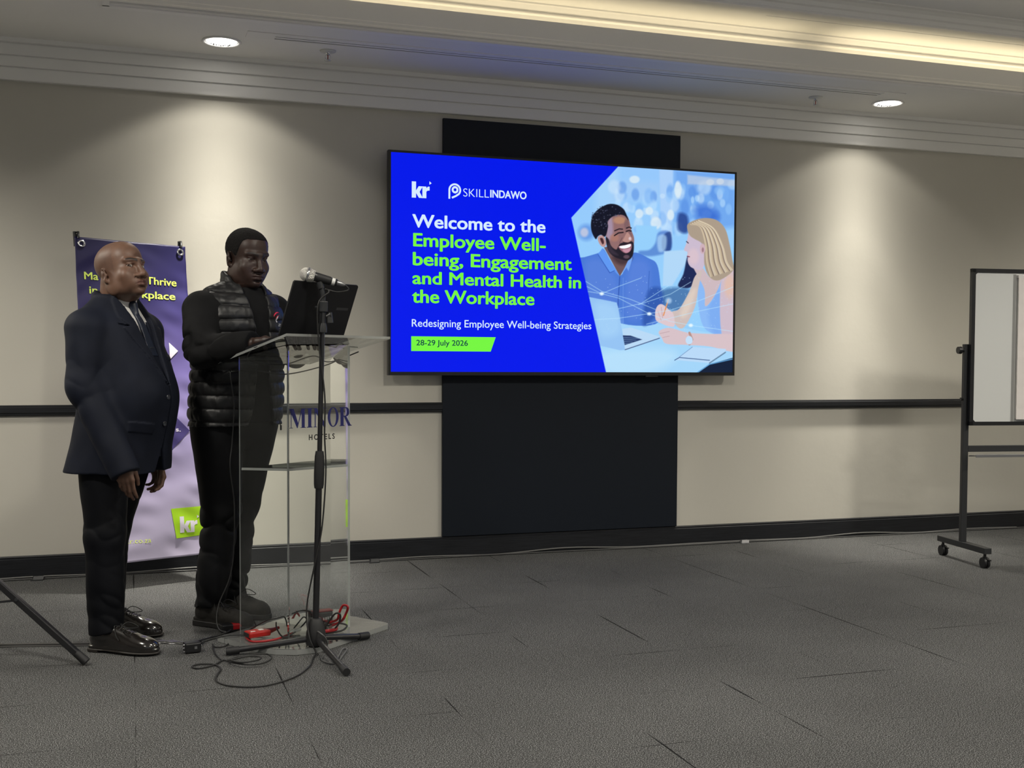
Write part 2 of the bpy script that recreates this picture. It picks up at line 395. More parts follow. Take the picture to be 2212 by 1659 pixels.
sx0, sx1, sz0, sz1 = 1.381, 3.540, 1.078, 2.300
q = MB(); q.box(L3(1.44, 1.13, -.026), L3(3.48, 2.24, -.06)); q.box(L3(1.9, 1.35, -.026), L3(3.0, 2.05, -.075)); q.build('back_housing', M['bezel'], tv, .006)
q = MB()
fo = (1.367, 3.553, 1.058, 2.312)
q.box(L3(fo[0], fo[2], -.102), L3(sx0, fo[3], -.06)); q.box(L3(sx1, fo[2], -.102), L3(fo[1], fo[3], -.06))
q.box(L3(sx0, sz1, -.102), L3(sx1, fo[3], -.06)); q.box(L3(sx0, fo[2], -.102), L3(sx1, sz0, -.06)); q.box(L3(sx0, sz0, -.085), L3(sx1, sz1, -.06))
q.build('bezel', M['bezel'], tv)
q = MB(); q.box(L3(2.95, 1.050, -.098), L3(3.03, 1.058, -.07)); q.build('infrared_sensor', M['bezel'], tv)
BLUE = srgb(0, 24, 236)
q = MB(); q.box(L3(sx0, sz0, -.0995), L3(sx1, sz1, -.09)); scr = q.build('slide', glow('slide_blue', BLUE), tv)
WHT, GRN = glow('slide_white', srgb(214, 236, 255)), glow('slide_green', srgb(118, 246, 66))
RD = glow('slide_navy', srgb(6, 60, 70))
OV = np.array(L3(0, 0, -.0998)); XV, YV = (1, 0, 0), (0, 0, 1)


def slide_text(body, m, x0, x1, base, top, bold, heavy=0.0):
    return text('slide_lettering', body, m, scr, OV, XV, YV, x0, base, x1 - x0, top - base, bold, 1.0, heavy=heavy)


slide_text('Welcome to the', WHT, 1.503, 2.299, 1.888, 1.962, .0, .026)
slide_text('Employee Well-', GRN, 1.508, 2.301, 1.782, 1.857, .0, .026)
slide_text('being, Engagement', GRN, 1.506, 2.465, 1.676, 1.751, .0, .026)
slide_text('and Mental Health in', GRN, 1.504, 2.525, 1.571, 1.643, .0, .026)
slide_text('the Workplace', GRN, 1.502, 2.233, 1.466, 1.541, .0, .026)
slide_text('Redesigning Employee Well-being Strategies', WHT, 1.501, 2.592, 1.332, 1.374, 0.0, .007)
slide_text('SKILL', WHT, 1.800, 1.953, 2.075, 2.121, -.010)
slide_text('INDAWO', WHT, 1.960, 2.181, 2.077, 2.121, .0, .030)
q = MB(); q.prism([tuple(OV + np.array((x, 0.0001, z))) for x, z in ((1.498, 1.278), (1.997, 1.278), (1.967, 1.195), (1.498, 1.195))], (0, -.0002, 0)); bar = q.build('date_box', GRN, scr)
text('date_lettering', '28-29 July 2026', RD, scr, OV, XV, YV, 1.527, 1.227, .303, .031, 0, depth=.0008, heavy=.012)


def kr_logo(m, parent, O, X, Y, x0, base, h, name):
    """the letters k r drawn as slabs, and the small wedge above them"""
    O, X, Y = (np.array(v, float) for v in (O, X, Y)); N = np.cross(X, Y)
    q = MB(); P = lambda u, v: tuple(O + X * (x0 + u * h) + Y * (base + v * h))
    for poly in ([(0, 0), (.27, 0), (.27, 1), (0, 1)],
                 [(.27, .30), (.46, 0), (.70, .0), (.50, .37), (.70, .72), (.44, .72), (.27, .45)],
                 [(.68, 0), (.93, 0), (.93, .40), (.93, .72), (.68, .72)],
                 [(.93, .40), (1.00, .47), (1.14, .49), (1.14, .73), (1.03, .72), (.93, .62)],
                 [(1.13, .85), (1.27, .95), (1.13, 1.06)]):
        q.prism([P(u, v) for u, v in poly], tuple(N * .0006))
    return q.build(name, m, parent)


kr_logo(WHT, scr, OV, XV, YV, 1.500, 2.054, .090, 'slide_logo')
q = MB(); ic = lambda u, v: tuple(OV + np.array((1.713 + u * .071, -.0004, 2.058 + v * .089)))     # looped pin mark


def ribbon(q, pts, w):
    pts = [np.array(p) for p in pts]; n = len(pts); L = []; R = []
    for i in range(n):
        d = pts[min(i + 1, n - 1)] - pts[max(i - 1, 0)]; d /= np.linalg.norm(d); s = np.array((-d[2], 0, d[0]))
        L.append(pts[i] + s * w / 2); R.append(pts[i] - s * w / 2)
    q.add(L + R, [(i, i + 1, n + i + 1, n + i) for i in range(n - 1)])


arc = [(0.07, 0.0), (0.07, .55)] + [(.52 + .45 * math.cos(a), .57 + .36 * math.sin(a)) for a in np.linspace(math.pi, -.75, 22)] + [(.62, .20), (.28, .07)]
ribbon(q, [ic(*p) for p in arc], .0105)
ribbon(q, [ic(.54 + .2 * math.cos(a), .585 + .165 * math.sin(a)) for a in np.linspace(0, 2 * math.pi, 25)], .0115)
q.build('slide_pin_logo', WHT, scr)

# the photograph printed into the slide: painted as one flat picture on the lit screen
HM = np.array([1331.2571, 8.6338, -3160.2396, 88.2531, -1433.0916, 3130.6831, .0534, -.0062, 1.0]).reshape(3, 3)


def paint():
    nx, ny = 372, 480
    gx = np.linspace(2.452, sx1, nx); gz = np.linspace(sz0, sz1, ny); GX, GZ = np.meshgrid(gx, gz)
    w = HM[2, 0] * GX + HM[2, 1] * GZ + 1; PX = (HM[0, 0] * GX + HM[0, 1] * GZ + HM[0, 2]) / w; PY = (HM[1, 0] * GX + HM[1, 1] * GZ + HM[1, 2]) / w
    img = np.zeros((ny, nx, 3), np.float32)

    def sd_poly(pts):
        pts = np.array(pts, float); d = np.full(PX.shape, 1e9); s = np.ones(PX.shape)
        for i in range(len(pts)):
            a, c = pts[i], pts[i - 1]; ex, ey = c - a; wx, wy = PX - a[0], PY - a[1]
            t = np.clip((wx * ex + wy * ey) / (ex * ex + ey * ey + 1e-9), 0, 1); bx, by = wx - ex * t, wy - ey * t
            d = np.minimum(d, bx * bx + by * by)
            c1, c2, c3 = PY >= a[1], PY < c[1], ex * wy > ey * wx
            s = np.where((c1 & c2 & c3) | (~c1 & ~c2 & ~c3), -s, s)
        return np.sqrt(d) * s

    def blend(d, col, soft, alpha):
        a = (np.clip(.5 - d / soft, 0, 1) * alpha)[..., None]; img[:] = img * (1 - a) + np.array(col, np.float32) * a

    def poly(pts, col, soft=4, sm=True, alpha=1.0): blend(sd_poly([p for p in spline(pts, 5, True)] if sm else pts), col, soft, alpha)

    def ell(cx, cy, rx, ry, col, soft=.25, alpha=1.0, rot=0.0):
        c, s = math.cos(rot), math.sin(rot); u = ((PX - cx) * c + (PY - cy) * s) / rx; v = (-(PX - cx) * s + (PY - cy) * c) / ry
        blend(np.sqrt(u * u + v * v) - 1, col, soft, alpha)

    def line(pts, wd, col, alpha=1.0, soft=3):
        d = np.full(PX.shape, 1e9)
        for a, c in zip(pts[:-1], pts[1:]):
            ex, ey = c[0] - a[0], c[1] - a[1]; wx, wy = PX - a[0], PY - a[1]; t = np.clip((wx * ex + wy * ey) / (ex * ex + ey * ey), 0, 1)
            d = np.minimum(d, np.hypot(wx - ex * t, wy - ey * t))
        blend(d - wd / 2, col, soft, alpha)
    rg = np.random.default_rng(3)
    t = np.clip((PY - 80) / 900, 0, 1)[..., None]
    img[:] = np.array((150, 200, 252)) * (1 - t) + np.array((150, 208, 252)) * t
    poly([(300, 100), (470, 70), (470, 420), (300, 420)], (172, 214, 250), 60, False, .6)
    poly([(885, 90), (1350, 110), (1350, 520), (885, 560)], (104, 160, 236), 50, False, .8)
    poly([(775, 90), (878, 95), (870, 640), (790, 640)], (176, 210, 250), 14, False, .85)
    poly([(420, 170), (780, 190), (780, 330), (420, 330)], (170, 205, 245), 60, False, .5)
    for _ in range(70):
        x, y = rg.uniform(420, 1330), rg.uniform(200, 560); r = rg.uniform(14, 48)
        ell(x, y, r * rg.uniform(.6, 1.1), r * rg.uniform(.8, 1.6), [(190, 226, 255), (120, 176, 244), (84, 140, 226), (205, 230, 252), (150, 200, 250)][rg.integers(5)], .5, .55)
    for x, y, rx, ry in ((590, 165, 38, 28), (1155, 185, 30, 22), (1230, 180, 28, 22), (915, 240, 27, 62), (750, 490, 40, 46), (625, 420, 30, 34), (700, 400, 28, 30), (860, 430, 26, 40)): ell(x, y, rx, ry, (226, 240, 246), .4, .8)
    poly([(985, 130), (1345, 170), (1345, 215), (985, 200)], (196, 208, 226), 16, False, .7)
    poly([(1040, 380), (1150, 360), (1220, 450), (1100, 500)], (50, 100, 205), 60, True, .7); poly([(920, 420), (985, 440), (985, 560), (915, 540)], (30, 56, 130), 25, True, .8)
    ell(230, 560, 60, 60, (96, 148, 226), .6, .8); ell(215, 560, 30, 34, (206, 206, 224), .6, .8)
    poly([(600, 505), (755, 515), (755, 690), (610, 700)], (150, 208, 252), 14, False)
    poly([(625, 700), (700, 690), (745, 640), (770, 560), (850, 560), (862, 690), (740, 735), (640, 730)], (70, 116, 200), 18, True, .7)
    poly([(800, 590), (860, 560), (860, 690), (800, 690)], (38, 64, 130), 14, True, .8)
    poly([(760, 600), (800, 575), (830, 600), (820, 690), (770, 700)], (178, 214, 246), 18, True, .7)
    poly([(810, 700), (985, 690), (985, 770), (870, 960), (800, 960)], (178, 216, 248), 12, False)
    poly([(800, 990), (1000, 985), (1000, 1130), (800, 1130)], (60, 104, 160), 30, True, .8)
    poly([(985, 740), (1010, 800), (1075, 850), (1020, 960), (960, 975), (915, 955), (955, 870)], (28, 40, 84), 10)
    # table
    poly([(295, 1255), (500, 1238), (800, 1245), (1150, 1310), (1345, 1330), (1345, 1640), (360, 1640)], (164, 214, 250), 6, False)
    poly([(360, 1450), (800, 1430), (900, 1500), (700, 1610), (390, 1610)], (190, 228, 252), 80, True, .7)
    # man in the picture
    poly([(120, 770), (215, 745), (325, 712), (365, 690), (480, 885), (570, 715), (700, 755), (760, 805), (785, 960), (800, 1120), (745, 1245), (490, 1240), (250, 1120), (150, 1000)], (74, 122, 214), 5)
    poly([(225, 800), (330, 760), (450, 900), (460, 1080), (250, 1050)], (92, 132, 220), 60, True, .7); poly([(560, 800), (690, 790), (700, 1000), (620, 1200), (520, 1150)], (96, 134, 222), 60, True, .6)
    poly([(690, 1000), (790, 980), (800, 1120), (700, 1240), (650, 1230)], (44, 84, 168), 30, True, .8)
    line([(480, 890), (468, 1060), (470, 1240)], 7, (44, 80, 170), .8); line([(505, 900), (505, 1240)], 4, (120, 160, 235), .7)
    line([(700, 850), (690, 1060)], 6, (52, 92, 180), .6)
    poly([(362, 672), (480, 888), (572, 735), (570, 690), (420, 660)], (112, 86, 88), 4, False); poly([(430, 740), (570, 745), (520, 800), (460, 790)], (62, 46, 52), 30, True, .8)
    poly([(315, 722), (352, 680), (380, 720), (480, 886), (440, 850), (410, 862)], (96, 152, 242), 4, False); poly([(575, 700), (572, 760), (545, 850), (530, 822), (490, 880)], (120, 166, 240), 4, False)
    line([(318, 724), (405, 862), (440, 846)], 5, (40, 76, 170), .8)
    poly([(388, 480), (430, 436), (480, 424), (525, 430), (548, 462), (566, 540), (586, 600), (584, 660), (575, 730), (540, 768), (490, 760), (435, 735), (392, 680), (376, 590)], (146, 108, 108), 4)
    poly([(386, 490), (420, 450), (430, 560), (400, 620), (380, 590)], (168, 150, 178), 22, True, .8)
    ell(478, 470, 46, 26, (196, 146, 112), .5, .7); ell(530, 500, 18, 40, (110, 84, 90), .5, .5); ell(440, 600, 34, 28, (176, 124, 108), .6, .7); ell(556, 585, 14, 40, (120, 88, 92), .4, .6)
    poly([(374, 600), (396, 610), (415, 660), (452, 688), (470, 662), (490, 640), (560, 628), (582, 640), (584, 690), (574, 738), (540, 770), (490, 762), (432, 738), (392, 690)], (34, 30, 42), 7)
    poly([(400, 640), (430, 690), (470, 730), (420, 720), (390, 680)], (80, 66, 82), 16, True, .5)
    poly([(470, 664), (515, 656), (562, 644), (570, 665), (558, 700), (525, 716), (490, 696)], (150, 100, 112), 4); poly([(478, 664), (520, 656), (560, 647), (556, 668), (520, 680), (488, 678)], (252, 252, 255), 3)
    poly([(500, 690), (540, 682), (560, 676), (552, 702), (524, 712)], (196, 142, 160), 4); line([(474, 660), (515, 650), (562, 640)], 6, (46, 30, 38), .9); ell(530, 742, 22, 14, (120, 92, 104), .5, .7)
    poly([(512, 600), (535, 560), (556, 580), (570, 612), (556, 632), (520, 634), (502, 622)], (184, 140, 132), 6); ell(556, 606, 10, 12, (226, 206, 210), .6, .8); line([(505, 632), (540, 640), (566, 626)], 6, (60, 38, 44), .8)
    line([(440, 584), (470, 564), (505, 560)], 9, (22, 18, 28), .95); line([(442, 548), (475, 534), (500, 536)], 9, (34, 24, 34), .9)
    line([(528, 552), (548, 546), (565, 550)], 9, (26, 20, 30), .95); line([(530, 528), (550, 520), (566, 528)], 9, (30, 22, 32), .9); line([(498, 600), (478, 640)], 4, (90, 62, 68), .8)
    poly([(315, 600), (335, 582), (362, 590), (378, 640), (366, 668), (340, 660), (322, 632)], (190, 150, 148), 4); poly([(332, 606), (352, 604), (362, 636), (350, 648)], (70, 40, 46), 6)
    poly([(264, 500), (275, 440), (305, 400), (345, 370), (400, 348), (455, 352), (500, 378), (522, 408), (545, 470), (515, 436), (470, 428), (420, 446), (390, 480), (392, 520), (372, 590), (340, 578), (316, 590), (300, 610), (272, 560)], (20, 22, 38), 6)
    for _ in range(170):
        x, y = rg.uniform(270, 510), rg.uniform(355, 570)
        if (x - 380) ** 2 / 112 ** 2 + (y - 455) ** 2 / 100 ** 2 < 1 and not (y > 440 and x > 392): ell(x, y, 5, 4, [(70, 74, 100), (10, 12, 24), (96, 100, 124)][rg.integers(3)], .8, .7)
    # laptop
    poly([(240, 1040), (430, 1078), (456, 1084), (470, 1130), (520, 1438), (480, 1440), (330, 1405)], (150, 196, 244), 4, False); poly([(300, 1100), (450, 1120), (480, 1300), (340, 1330)], (170, 214, 250), 60, True, .6)
    poly([(498, 1280), (560, 1270), (780, 1338), (776, 1352), (520, 1440)], (186, 218, 246), 4, False); poly([(502, 1328), (560, 1330), (648, 1360), (516, 1402)], (44, 66, 112), 3, False)
    for k in range(4): line([(505 + k * 3, 1345 + k * 15), (630 - k * 28, 1352 + k * 13)], 3, (140, 176, 220), .7)
    line([(520, 1436), (776, 1350)], 7, (66, 86, 130), .9)
    # woman
    poly([(1080, 850), (1120, 960), (1118, 1110), (1180, 1050), (1232, 900), (1345, 840), (1345, 1320), (1170, 1312), (1090, 1230), (1060, 1010)], (140, 186, 246), 5)
    poly([(1140, 1120), (1230, 1000), (1240, 1300), (1170, 1300)], (120, 168, 240), 40, True, .7)
    poly([(1020, 800), (1095, 820), (1160, 900), (1250, 860), (1200, 1010), (1120, 1112), (1110, 980)], (206, 186, 192), 5)
    poly([(1090, 850), (1040, 890), (1000, 1000), (925, 1130), (865, 1160), (900, 1255), (960, 1268), (1040, 1120), (1066, 980)], (206, 190, 186), 5); poly([(1010, 1000), (1050, 1000), (980, 1180), (930, 1170)], (226, 210, 196), 30, True, .7)
    poly([(1240, 900), (1345, 840), (1345, 1340), (1240, 1315)], (206, 188, 202), 8); ell(1300, 960, 40, 90, (232, 190, 160), .7, .6)
    poly([(1000, 540), (985, 610), (974, 650), (960, 692), (984, 706), (984, 730), (990, 745), (986, 765), (996, 800), (1024, 826), (1090, 838), (1118, 760), (1090, 640), (1050, 560)], (204, 188, 208), 4)
    ell(1030, 740, 40, 60, (222, 196, 204), .6, .7); line([(984, 738), (1000, 742)], 8, (130, 60, 84), .9); line([(978, 628), (992, 640)], 7, (40, 36, 60), .9)
    poly([(985, 540), (990, 495), (1060, 462), (1140, 453), (1215, 475), (1270, 540), (1300, 650), (1320, 760), (1328, 840), (1250, 905), (1190, 918), (1140, 880), (1112, 800), (1108, 700), (1090, 640), (1040, 610), (1005, 585)], (172, 156, 138), 6)
    ell(1098, 682, 20, 38, (206, 176, 186), .2); ell(1100, 690, 8, 18, (140, 100, 112), .4, .7)
    for k in range(17):
        f = k / 16; line(spline([(1010 + 60 * f, 500 - 28 * f), (1080 + 100 * f, 520 + 10 * f), (1118 + 130 * f, 640 + 20 * f), (1130 + 150 * f, 780), (1160 + 160 * f, 890 - 50 * f)], 5), 8, [(236, 220, 186), (206, 184, 152), (116, 100, 94), (244, 232, 208)][k % 4], .6)
    poly([(765, 1105), (800, 1098), (850, 1140), (880, 1170), (890, 1255), (850, 1262), (790, 1240), (750, 1215), (745, 1150)], (222, 200, 206), 5); line([(790, 1120), (800, 1200)], 4, (168, 130, 140), .6); line([(765, 1150), (790, 1220)], 4, (170, 136, 146), .5)
    line([(806, 1180), (842, 1064)], 9, (226, 150, 96), 1); ell(845, 1070, 22, 22, (190, 220, 250), .8, .7)
    poly([(772, 1300), (850, 1272), (985, 1308), (1150, 1318), (1345, 1330), (1345, 1450), (1150, 1412), (980, 1400), (830, 1392), (795, 1350)], (216, 194, 200), 5); line([(780, 1315), (850, 1300)], 4, (170, 136, 146), .6); line([(800, 1345), (850, 1335)], 4, (176, 140, 150), .6)
    line([(1000, 1310), (1020, 1360), (1000, 1395)], 18, (180, 140, 130), .9); ell(998, 1365, 26, 32, (196, 224, 250), .15)
    poly([(890, 1512), (1022, 1415), (1272, 1430), (1268, 1456), (1150, 1536)], (186, 218, 248), 4, False); line([(890, 1514), (925, 1494), (1150, 1515)], 6, (50, 80, 130), .9); line([(1022, 1416), (925, 1490)], 4, (96, 130, 180), .8); line([(1150, 1536), (1268, 1456)], 10, (90, 120, 150), .8)
    poly([(1055, 1615), (1150, 1545), (1345, 1490), (1345, 1640), (1055, 1640)], (18, 32, 58), 5, False); line([(1060, 1606), (1150, 1545), (1345, 1500)], 8, (96, 160, 214), .9)
    # thin threads of light
    for p in ([(225, 925), (345, 1000), (560, 1060), (745, 1135)], [(235, 1000), (345, 1018), (470, 1050), (700, 1168), (860, 1225), (1010, 1254), (1345, 1302)], [(290, 1212), (480, 1200), (700, 1166), (860, 1140), (1060, 1075), (1345, 960)], [(680, 1245), (860, 1200), (1060, 1150), (1345, 1090)], [(470, 1130), (640, 1090), (840, 960)], [(620, 1100), (860, 1020), (1010, 930)], [(345, 1018), (480, 960), (640, 900)], [(225, 960), (345, 1018)]): line(p, 4, (190, 232, 255), .75, 5)
    for x, y in ((345, 1018), (700, 1168), (1010, 1254)): ell(x, y, 15, 12, (230, 248, 255), .9)
    for _ in range(120): x, y = rg.uniform(300, 1320), rg.uniform(880, 1320); ell(x, y, 3, 3, (190, 224, 255), .9, .5)
    cut = sd_poly([(480, 55), (118, 450), (385, 1640), (1700, 1700), (1700, 50)]); a = np.clip(.5 + cut / 5, 0, 1)[..., None]
    img[:] = img * (1 - a) + np.array((0, 24, 236), np.float32) * a
    lin = np.where(img / 255 <= .04045, img / 255 / 12.92, ((img / 255 + .055) / 1.055) ** 2.4)
    idx = np.arange(nx * ny).reshape(ny, nx); quads = np.stack([idx[:-1, :-1], idx[:-1, 1:], idx[1:, 1:], idx[1:, :-1]], -1).reshape(-1, 4)
    co = np.stack([GX - o3.x, np.full(GX.shape, -.0997 - o3.y), GZ - o3.z], -1).reshape(-1, 3)
    me = raw_mesh('slide_picture', co, quads)
    ca = me.color_attributes.new('picture', 'FLOAT_COLOR', 'POINT'); ca.data.foreach_set('color', np.concatenate([lin.reshape(-1, 3), np.ones((nx * ny, 1))], 1).astype(np.float32).ravel())
    m = glow('slide_photo', (0, 0, 0)); nt = m.node_tree; at = nt.nodes.new('ShaderNodeAttribute'); at.attribute_name = 'picture'
    nt.links.new(at.outputs['Color'], nt.nodes['Principled BSDF'].inputs['Emission Color']); me.materials.append(m)
    return link('slide_picture', me, scr)


def raw_mesh(name, co, quads, smooth=False):
    me = bpy.data.meshes.new(name); me.vertices.add(len(co)); me.vertices.foreach_set('co', np.asarray(co, np.float32).ravel())
    n = len(quads); me.loops.add(n * 4); me.loops.foreach_set('vertex_index', np.asarray(quads, np.int32).ravel())
    me.polygons.add(n); me.polygons.foreach_set('loop_start', np.arange(n, dtype=np.int32) * 4)
    me.polygons.foreach_set('use_smooth', np.full(n, smooth)); me.update(calc_edges=True); return me


paint()

# ------------------------------------------------------------------ banner on its stand
ban = empty('banner_stand', (0.02, -.30, 0), 0, 'tall purple fabric banner on a black stand behind the man in the suit', 'banner')
bo = np.array(ban.location)
BTL, BTR, BBL, BBR = (np.array(p) for p in ((-.262, -.235, 1.752), (.279, -.055, 1.738), (-.190, -.497, .130), (.347, -.302, .134)))


def bpt(u, v): return (BTL * (1 - u) + BTR * u) * (1 - v) + (BBL * (1 - u) + BBR * u) * v


BX = BTR - BTL; BW = np.linalg.norm(BX); BX = BX / BW; BYv = BTL - BBL; BYv = BYv - BX * (BYv @ BX); BH = np.linalg.norm(BYv); BYv = BYv / BH; BN = np.cross(BX, BYv)


def wave(u, v):
    s = math.sin; return .0030 * s(v * 41 + u * 3) * s(v * 13 + 2 * u) + .0024 * s(u * 9 + v * 23) + .0015 * s(v * 95 + 5 * s(u * 4)) * s(u * 7 + v * 9) ** 2


def conform(o, lift):
    """lay a print on the waves of the cloth"""
    q = bmesh.new(); q.from_mesh(o.data); bmesh.ops.triangulate(q, faces=q.faces)
    for _ in range(5):
        e = [e for e in q.edges if e.calc_length() > .014]
        if not e: break
        bmesh.ops.subdivide_edges(q, edges=e, cuts=1); bmesh.ops.triangulate(q, faces=[f for f in q.faces if len(f.verts) > 3])
    for w in q.verts:
        p = np.array(w.co) + bo - BBL; y = p @ BYv; v = min(max(1 - y / BH, 0), 1); u = min(max((p @ BX - (BTL - BBL) @ BX * (1 - v)) / BW, 0), 1); w.co = tuple(BBL - bo + BX * (p @ BX) + BYv * y + BN * ((bpt(u, v) - BBL) @ BN + wave(min(max(u, 0), 1), min(max(v, 0), 1)) + lift + ((p @ BN) - .009)))
    q.to_mesh(o.data); q.free(); return o


nu, nv = 60, 170; co = []
for j in range(nv + 1):
    for i in range(nu + 1):
        u, v = i / nu, j / nv
        co.append(bpt(u, v) + BN * wave(u, v) - bo)
ix = np.arange((nu + 1) * (nv + 1)).reshape(nv + 1, nu + 1)
me = raw_mesh('banner_cloth', np.array(co), np.stack([ix[1:, :-1], ix[1:, 1:], ix[:-1, 1:], ix[:-1, :-1]], -1).reshape(-1, 4), True)
bm_ = bpy.data.materials.new('banner_print'); bm_.use_nodes = True; nt = bm_.node_tree; bs = nt.nodes['Principled BSDF']; bs.inputs['Roughness'].default_value = .42; bs.inputs['Specular IOR Level'].default_value = .35
tc = nt.nodes.new('ShaderNodeTexCoord'); sp = nt.nodes.new('ShaderNodeSeparateXYZ'); nt.links.new(tc.outputs['Generated'], sp.inputs[0])
rp = nt.nodes.new('ShaderNodeValToRGB'); e = rp.color_ramp.elements
e[0].position = 0.0; e[0].color = srgb(188, 180, 206); e[1].position = 1.0; e[1].color = srgb(36, 33, 78)
for p, c in ((.22, (172, 163, 197)), (.42, (144, 134, 182)), (.58, (104, 93, 152)), (.80, (50, 44, 100))): k = e.new(p); k.color = srgb(*c)
nt.links.new(sp.outputs[2], rp.inputs[0]); nt.links.new(rp.outputs[0], bs.inputs['Base Color']); me.materials.append(bm_)
cloth = link('banner_cloth', me, ban); so = cloth.modifiers.new('thickness', 'SOLIDIFY'); so.thickness = .0015
BT = mat('banner_yellow_green', srgb(226, 246, 110), .5); BG = mat('banner_lime', srgb(166, 216, 26), .5); BWm = mat('banner_white', srgb(222, 216, 230), .5); BD = mat('banner_navy', srgb(62, 52, 112), .5)
BO = BBL + BN * .009 - bo


def bl(px, py):
    """banner coordinates (right, up) of a photograph pixel on the banner"""
    d = RT * ((px - PCX) / FPX) - UP * ((py - PCY) / FPX) + FW; t = ((BBL - CAM) @ BN) / (d @ BN); q = CAM + d * t - BBL; return q @ BX, q @ BYv


def banner_text(body, m, x0, y0, x1, y1, cap, bold):
    a, c = bl(x0, y0), bl(x1, y1); t = text('banner_lettering', body, m, cloth, BO, BX, BYv, a[0], a[1], c[0] - a[0], cap, bold, heavy=.020 if cap > .03 else (.02 if body == 's.' else 0)); return conform(t, .0030 if body == 's.' else .0017)


banner_text('Ma', BT, 182, 603, 213, 606, .039, 0); banner_text('Thrive', BT, 316, 614, 382, 619, .039, 0)
banner_text('in', BT, 193, 634, 211, 636, .039, 0); banner_text('rkplace', BT, 295, 643, 379, 648, .039, 0)
banner_text('kr.co.za', BT, 273, 1175, 327, 1171, .024, -.004)
banner_text('s.', BWm, 380, 932, 391, 932, .022, 0)


def bpoly(name, pts, m, h=.0006):
    q = MB(); q.prism([tuple(BO + BX * u + BYv * v) for u, v in (bl(*p) for p in pts)], tuple(BN * h * .5)); return conform(q.build(name, m, cloth), .0019)


bpoly('banner_arrow', [(365, 740), (385, 758), (367, 777)], BWm); bpoly('banner_diamond', [(372, 893), (411, 930), (357, 988), (320, 950)], BD)
bpoly('banner_logo_block', [(370, 1099), (437, 1093), (441, 1155), (382, 1163)], BG)
a = bl(390, 1151); conform(kr_logo(BWm, cloth, BO, BX, BYv, a[0], a[1], .083, 'banner_logo'), .0028)
for u_, v_ in ((.055, .021), (.945, .021)):
    p = bpt(u_, v_) - bo + BN * .008; q = MB(); q.lathe([(.009, .0), (.011, .003), (.018, .004), (.020, .001), (.018, -.002)], tuple(p), tuple(BN), 20); g = q.build('grommet', M['chrome'], ban)
q = MB()
for A, B_ in ((bpt(.03, -.012), bpt(.97, 1.0)), (bpt(.97, -.012), bpt(.03, 1.0))): q.tube([A - bo - BN * .02, (A + B_) / 2 - bo - BN * .035, B_ - bo - BN * .02], .007, 8)
c_ = (BTL + BTR + BBL + BBR) / 4 - bo
q.tube([bpt(.03, .995) - bo - BN * .02, bpt(.03, 1.0) - bo - BN * .02 + np.array((0, 0, -.125))], .007, 8); q.tube([bpt(.97, .995) - bo - BN * .02, bpt(.97, 1.0) - bo - BN * .02 + np.array((0, 0, -.125))], .007, 8)
q.build('stand_pole', M['satin'], ban)
for i, u_ in enumerate((.03, .955)):
    p = bpt(u_, -.016) - bo; q = MB()
    q.tube([p - BN * .02 + BYv * .002, p + BN * .010 - BYv * .004, p + BN * .012 - BYv * .036], .006, 8); q.tube([p - BN * .02 - BYv * .07 + (-BX * .008 if i == 0 else BX * 0), p - BN * .015 + BYv * .004 - (BX * .012 if i == 0 else 0)], .008, 8); q.build('hook', M['satin'], ban)

# ------------------------------------------------------------------ clear lectern
LTH = math.radians(33); LU = np.array((math.cos(LTH), math.sin(LTH), 0)); LN = np.array((-math.sin(LTH), math.cos(LTH), 0)); LB = np.array((.6, -1.799, 1.197)); SL = .24
lec = empty('lectern', (.66, -1.63, 0), 0, 'clear acrylic lectern with a hotel name on its front panel', 'lectern'); lo_ = np.array(lec.location)


def top_pt(u, s, dz=0.0):
    """point of the sloping reading surface, u along the front, s towards the speaker"""
    p = LB + LU * u + LN * s; p[2] = LB[2] - SL * s + dz; return p


PA, PB, PC, PD = (np.array(p) for p in ((.409, -1.702, 0), (.592, -1.799, 0), (.864, -1.655, 0), (.839, -1.375, 0)))


def ztop(p): return LB[2] - SL * ((p - LB) @ LN) - .004


def inset(a, c, n):                                      # outward normal of the edge a-c seen from the middle
    d = (c - a) / np.linalg.norm(c - a); s = np.array((d[1], -d[0], 0)); m_ = (PA + PB + PC + PD) / 4
    return s if (a - m_) @ s > 0 else -s


AC = [M['acr'], M['acr_edge']]
for nm, a, c in (('side_panel', PA, PB), ('front_panel', PB, PC), ('side_panel', PC, PD)):
    s = inset(a, c, 1); th = .010; d = (c - a) / np.linalg.norm(c - a); a2, c2 = a + d * .0, c - d * .001
    q = MB(); za, zc = ztop(a), ztop(c)
    f = [a2 + (0, 0, .022), c2 + (0, 0, .022), c2 + (0, 0, zc), a2 + (0, 0, za)]
    q.prism([p - lo_ for p in f], -s * th, 0, 1); q.build(nm, AC, lec)
q = MB(); zz = .696; m_ = (PA + PB + PC + PD) / 4; sh = [m_ + (p - m_) * .965 for p in (PA, PB, PC, PD)]
q.prism([p + (0, 0, zz) - lo_ for p in sh], (0, 0, .010), 0, 1); q.build('shelf', AC, lec)
base = [(.324, -1.667), (.455, -1.88), (.520, -1.945), (.60, -1.975), (.68, -1.965), (.76, -1.90), (1.024, -1.66), (1.030, -1.636), (1.01, -1.60), (.885, -1.43), (.80, -1.30), (.70, -1.34)]
q = MB(); q.prism([np.array((x, y, .002)) - lo_ for x, y in base], (0, 0, .020), 0, 1); q.build('base_plate', [M['acr_base'], M['acr_edge']], lec)
tp = [top_pt(-.130, -.130), top_pt(.430, -.128), top_pt(.385, .320), top_pt(-.108, .317)]
q = MB(); q.prism([p - lo_ for p in tp], (0, 0, .010), 0, 1); q.build('reading_top', AC, lec)
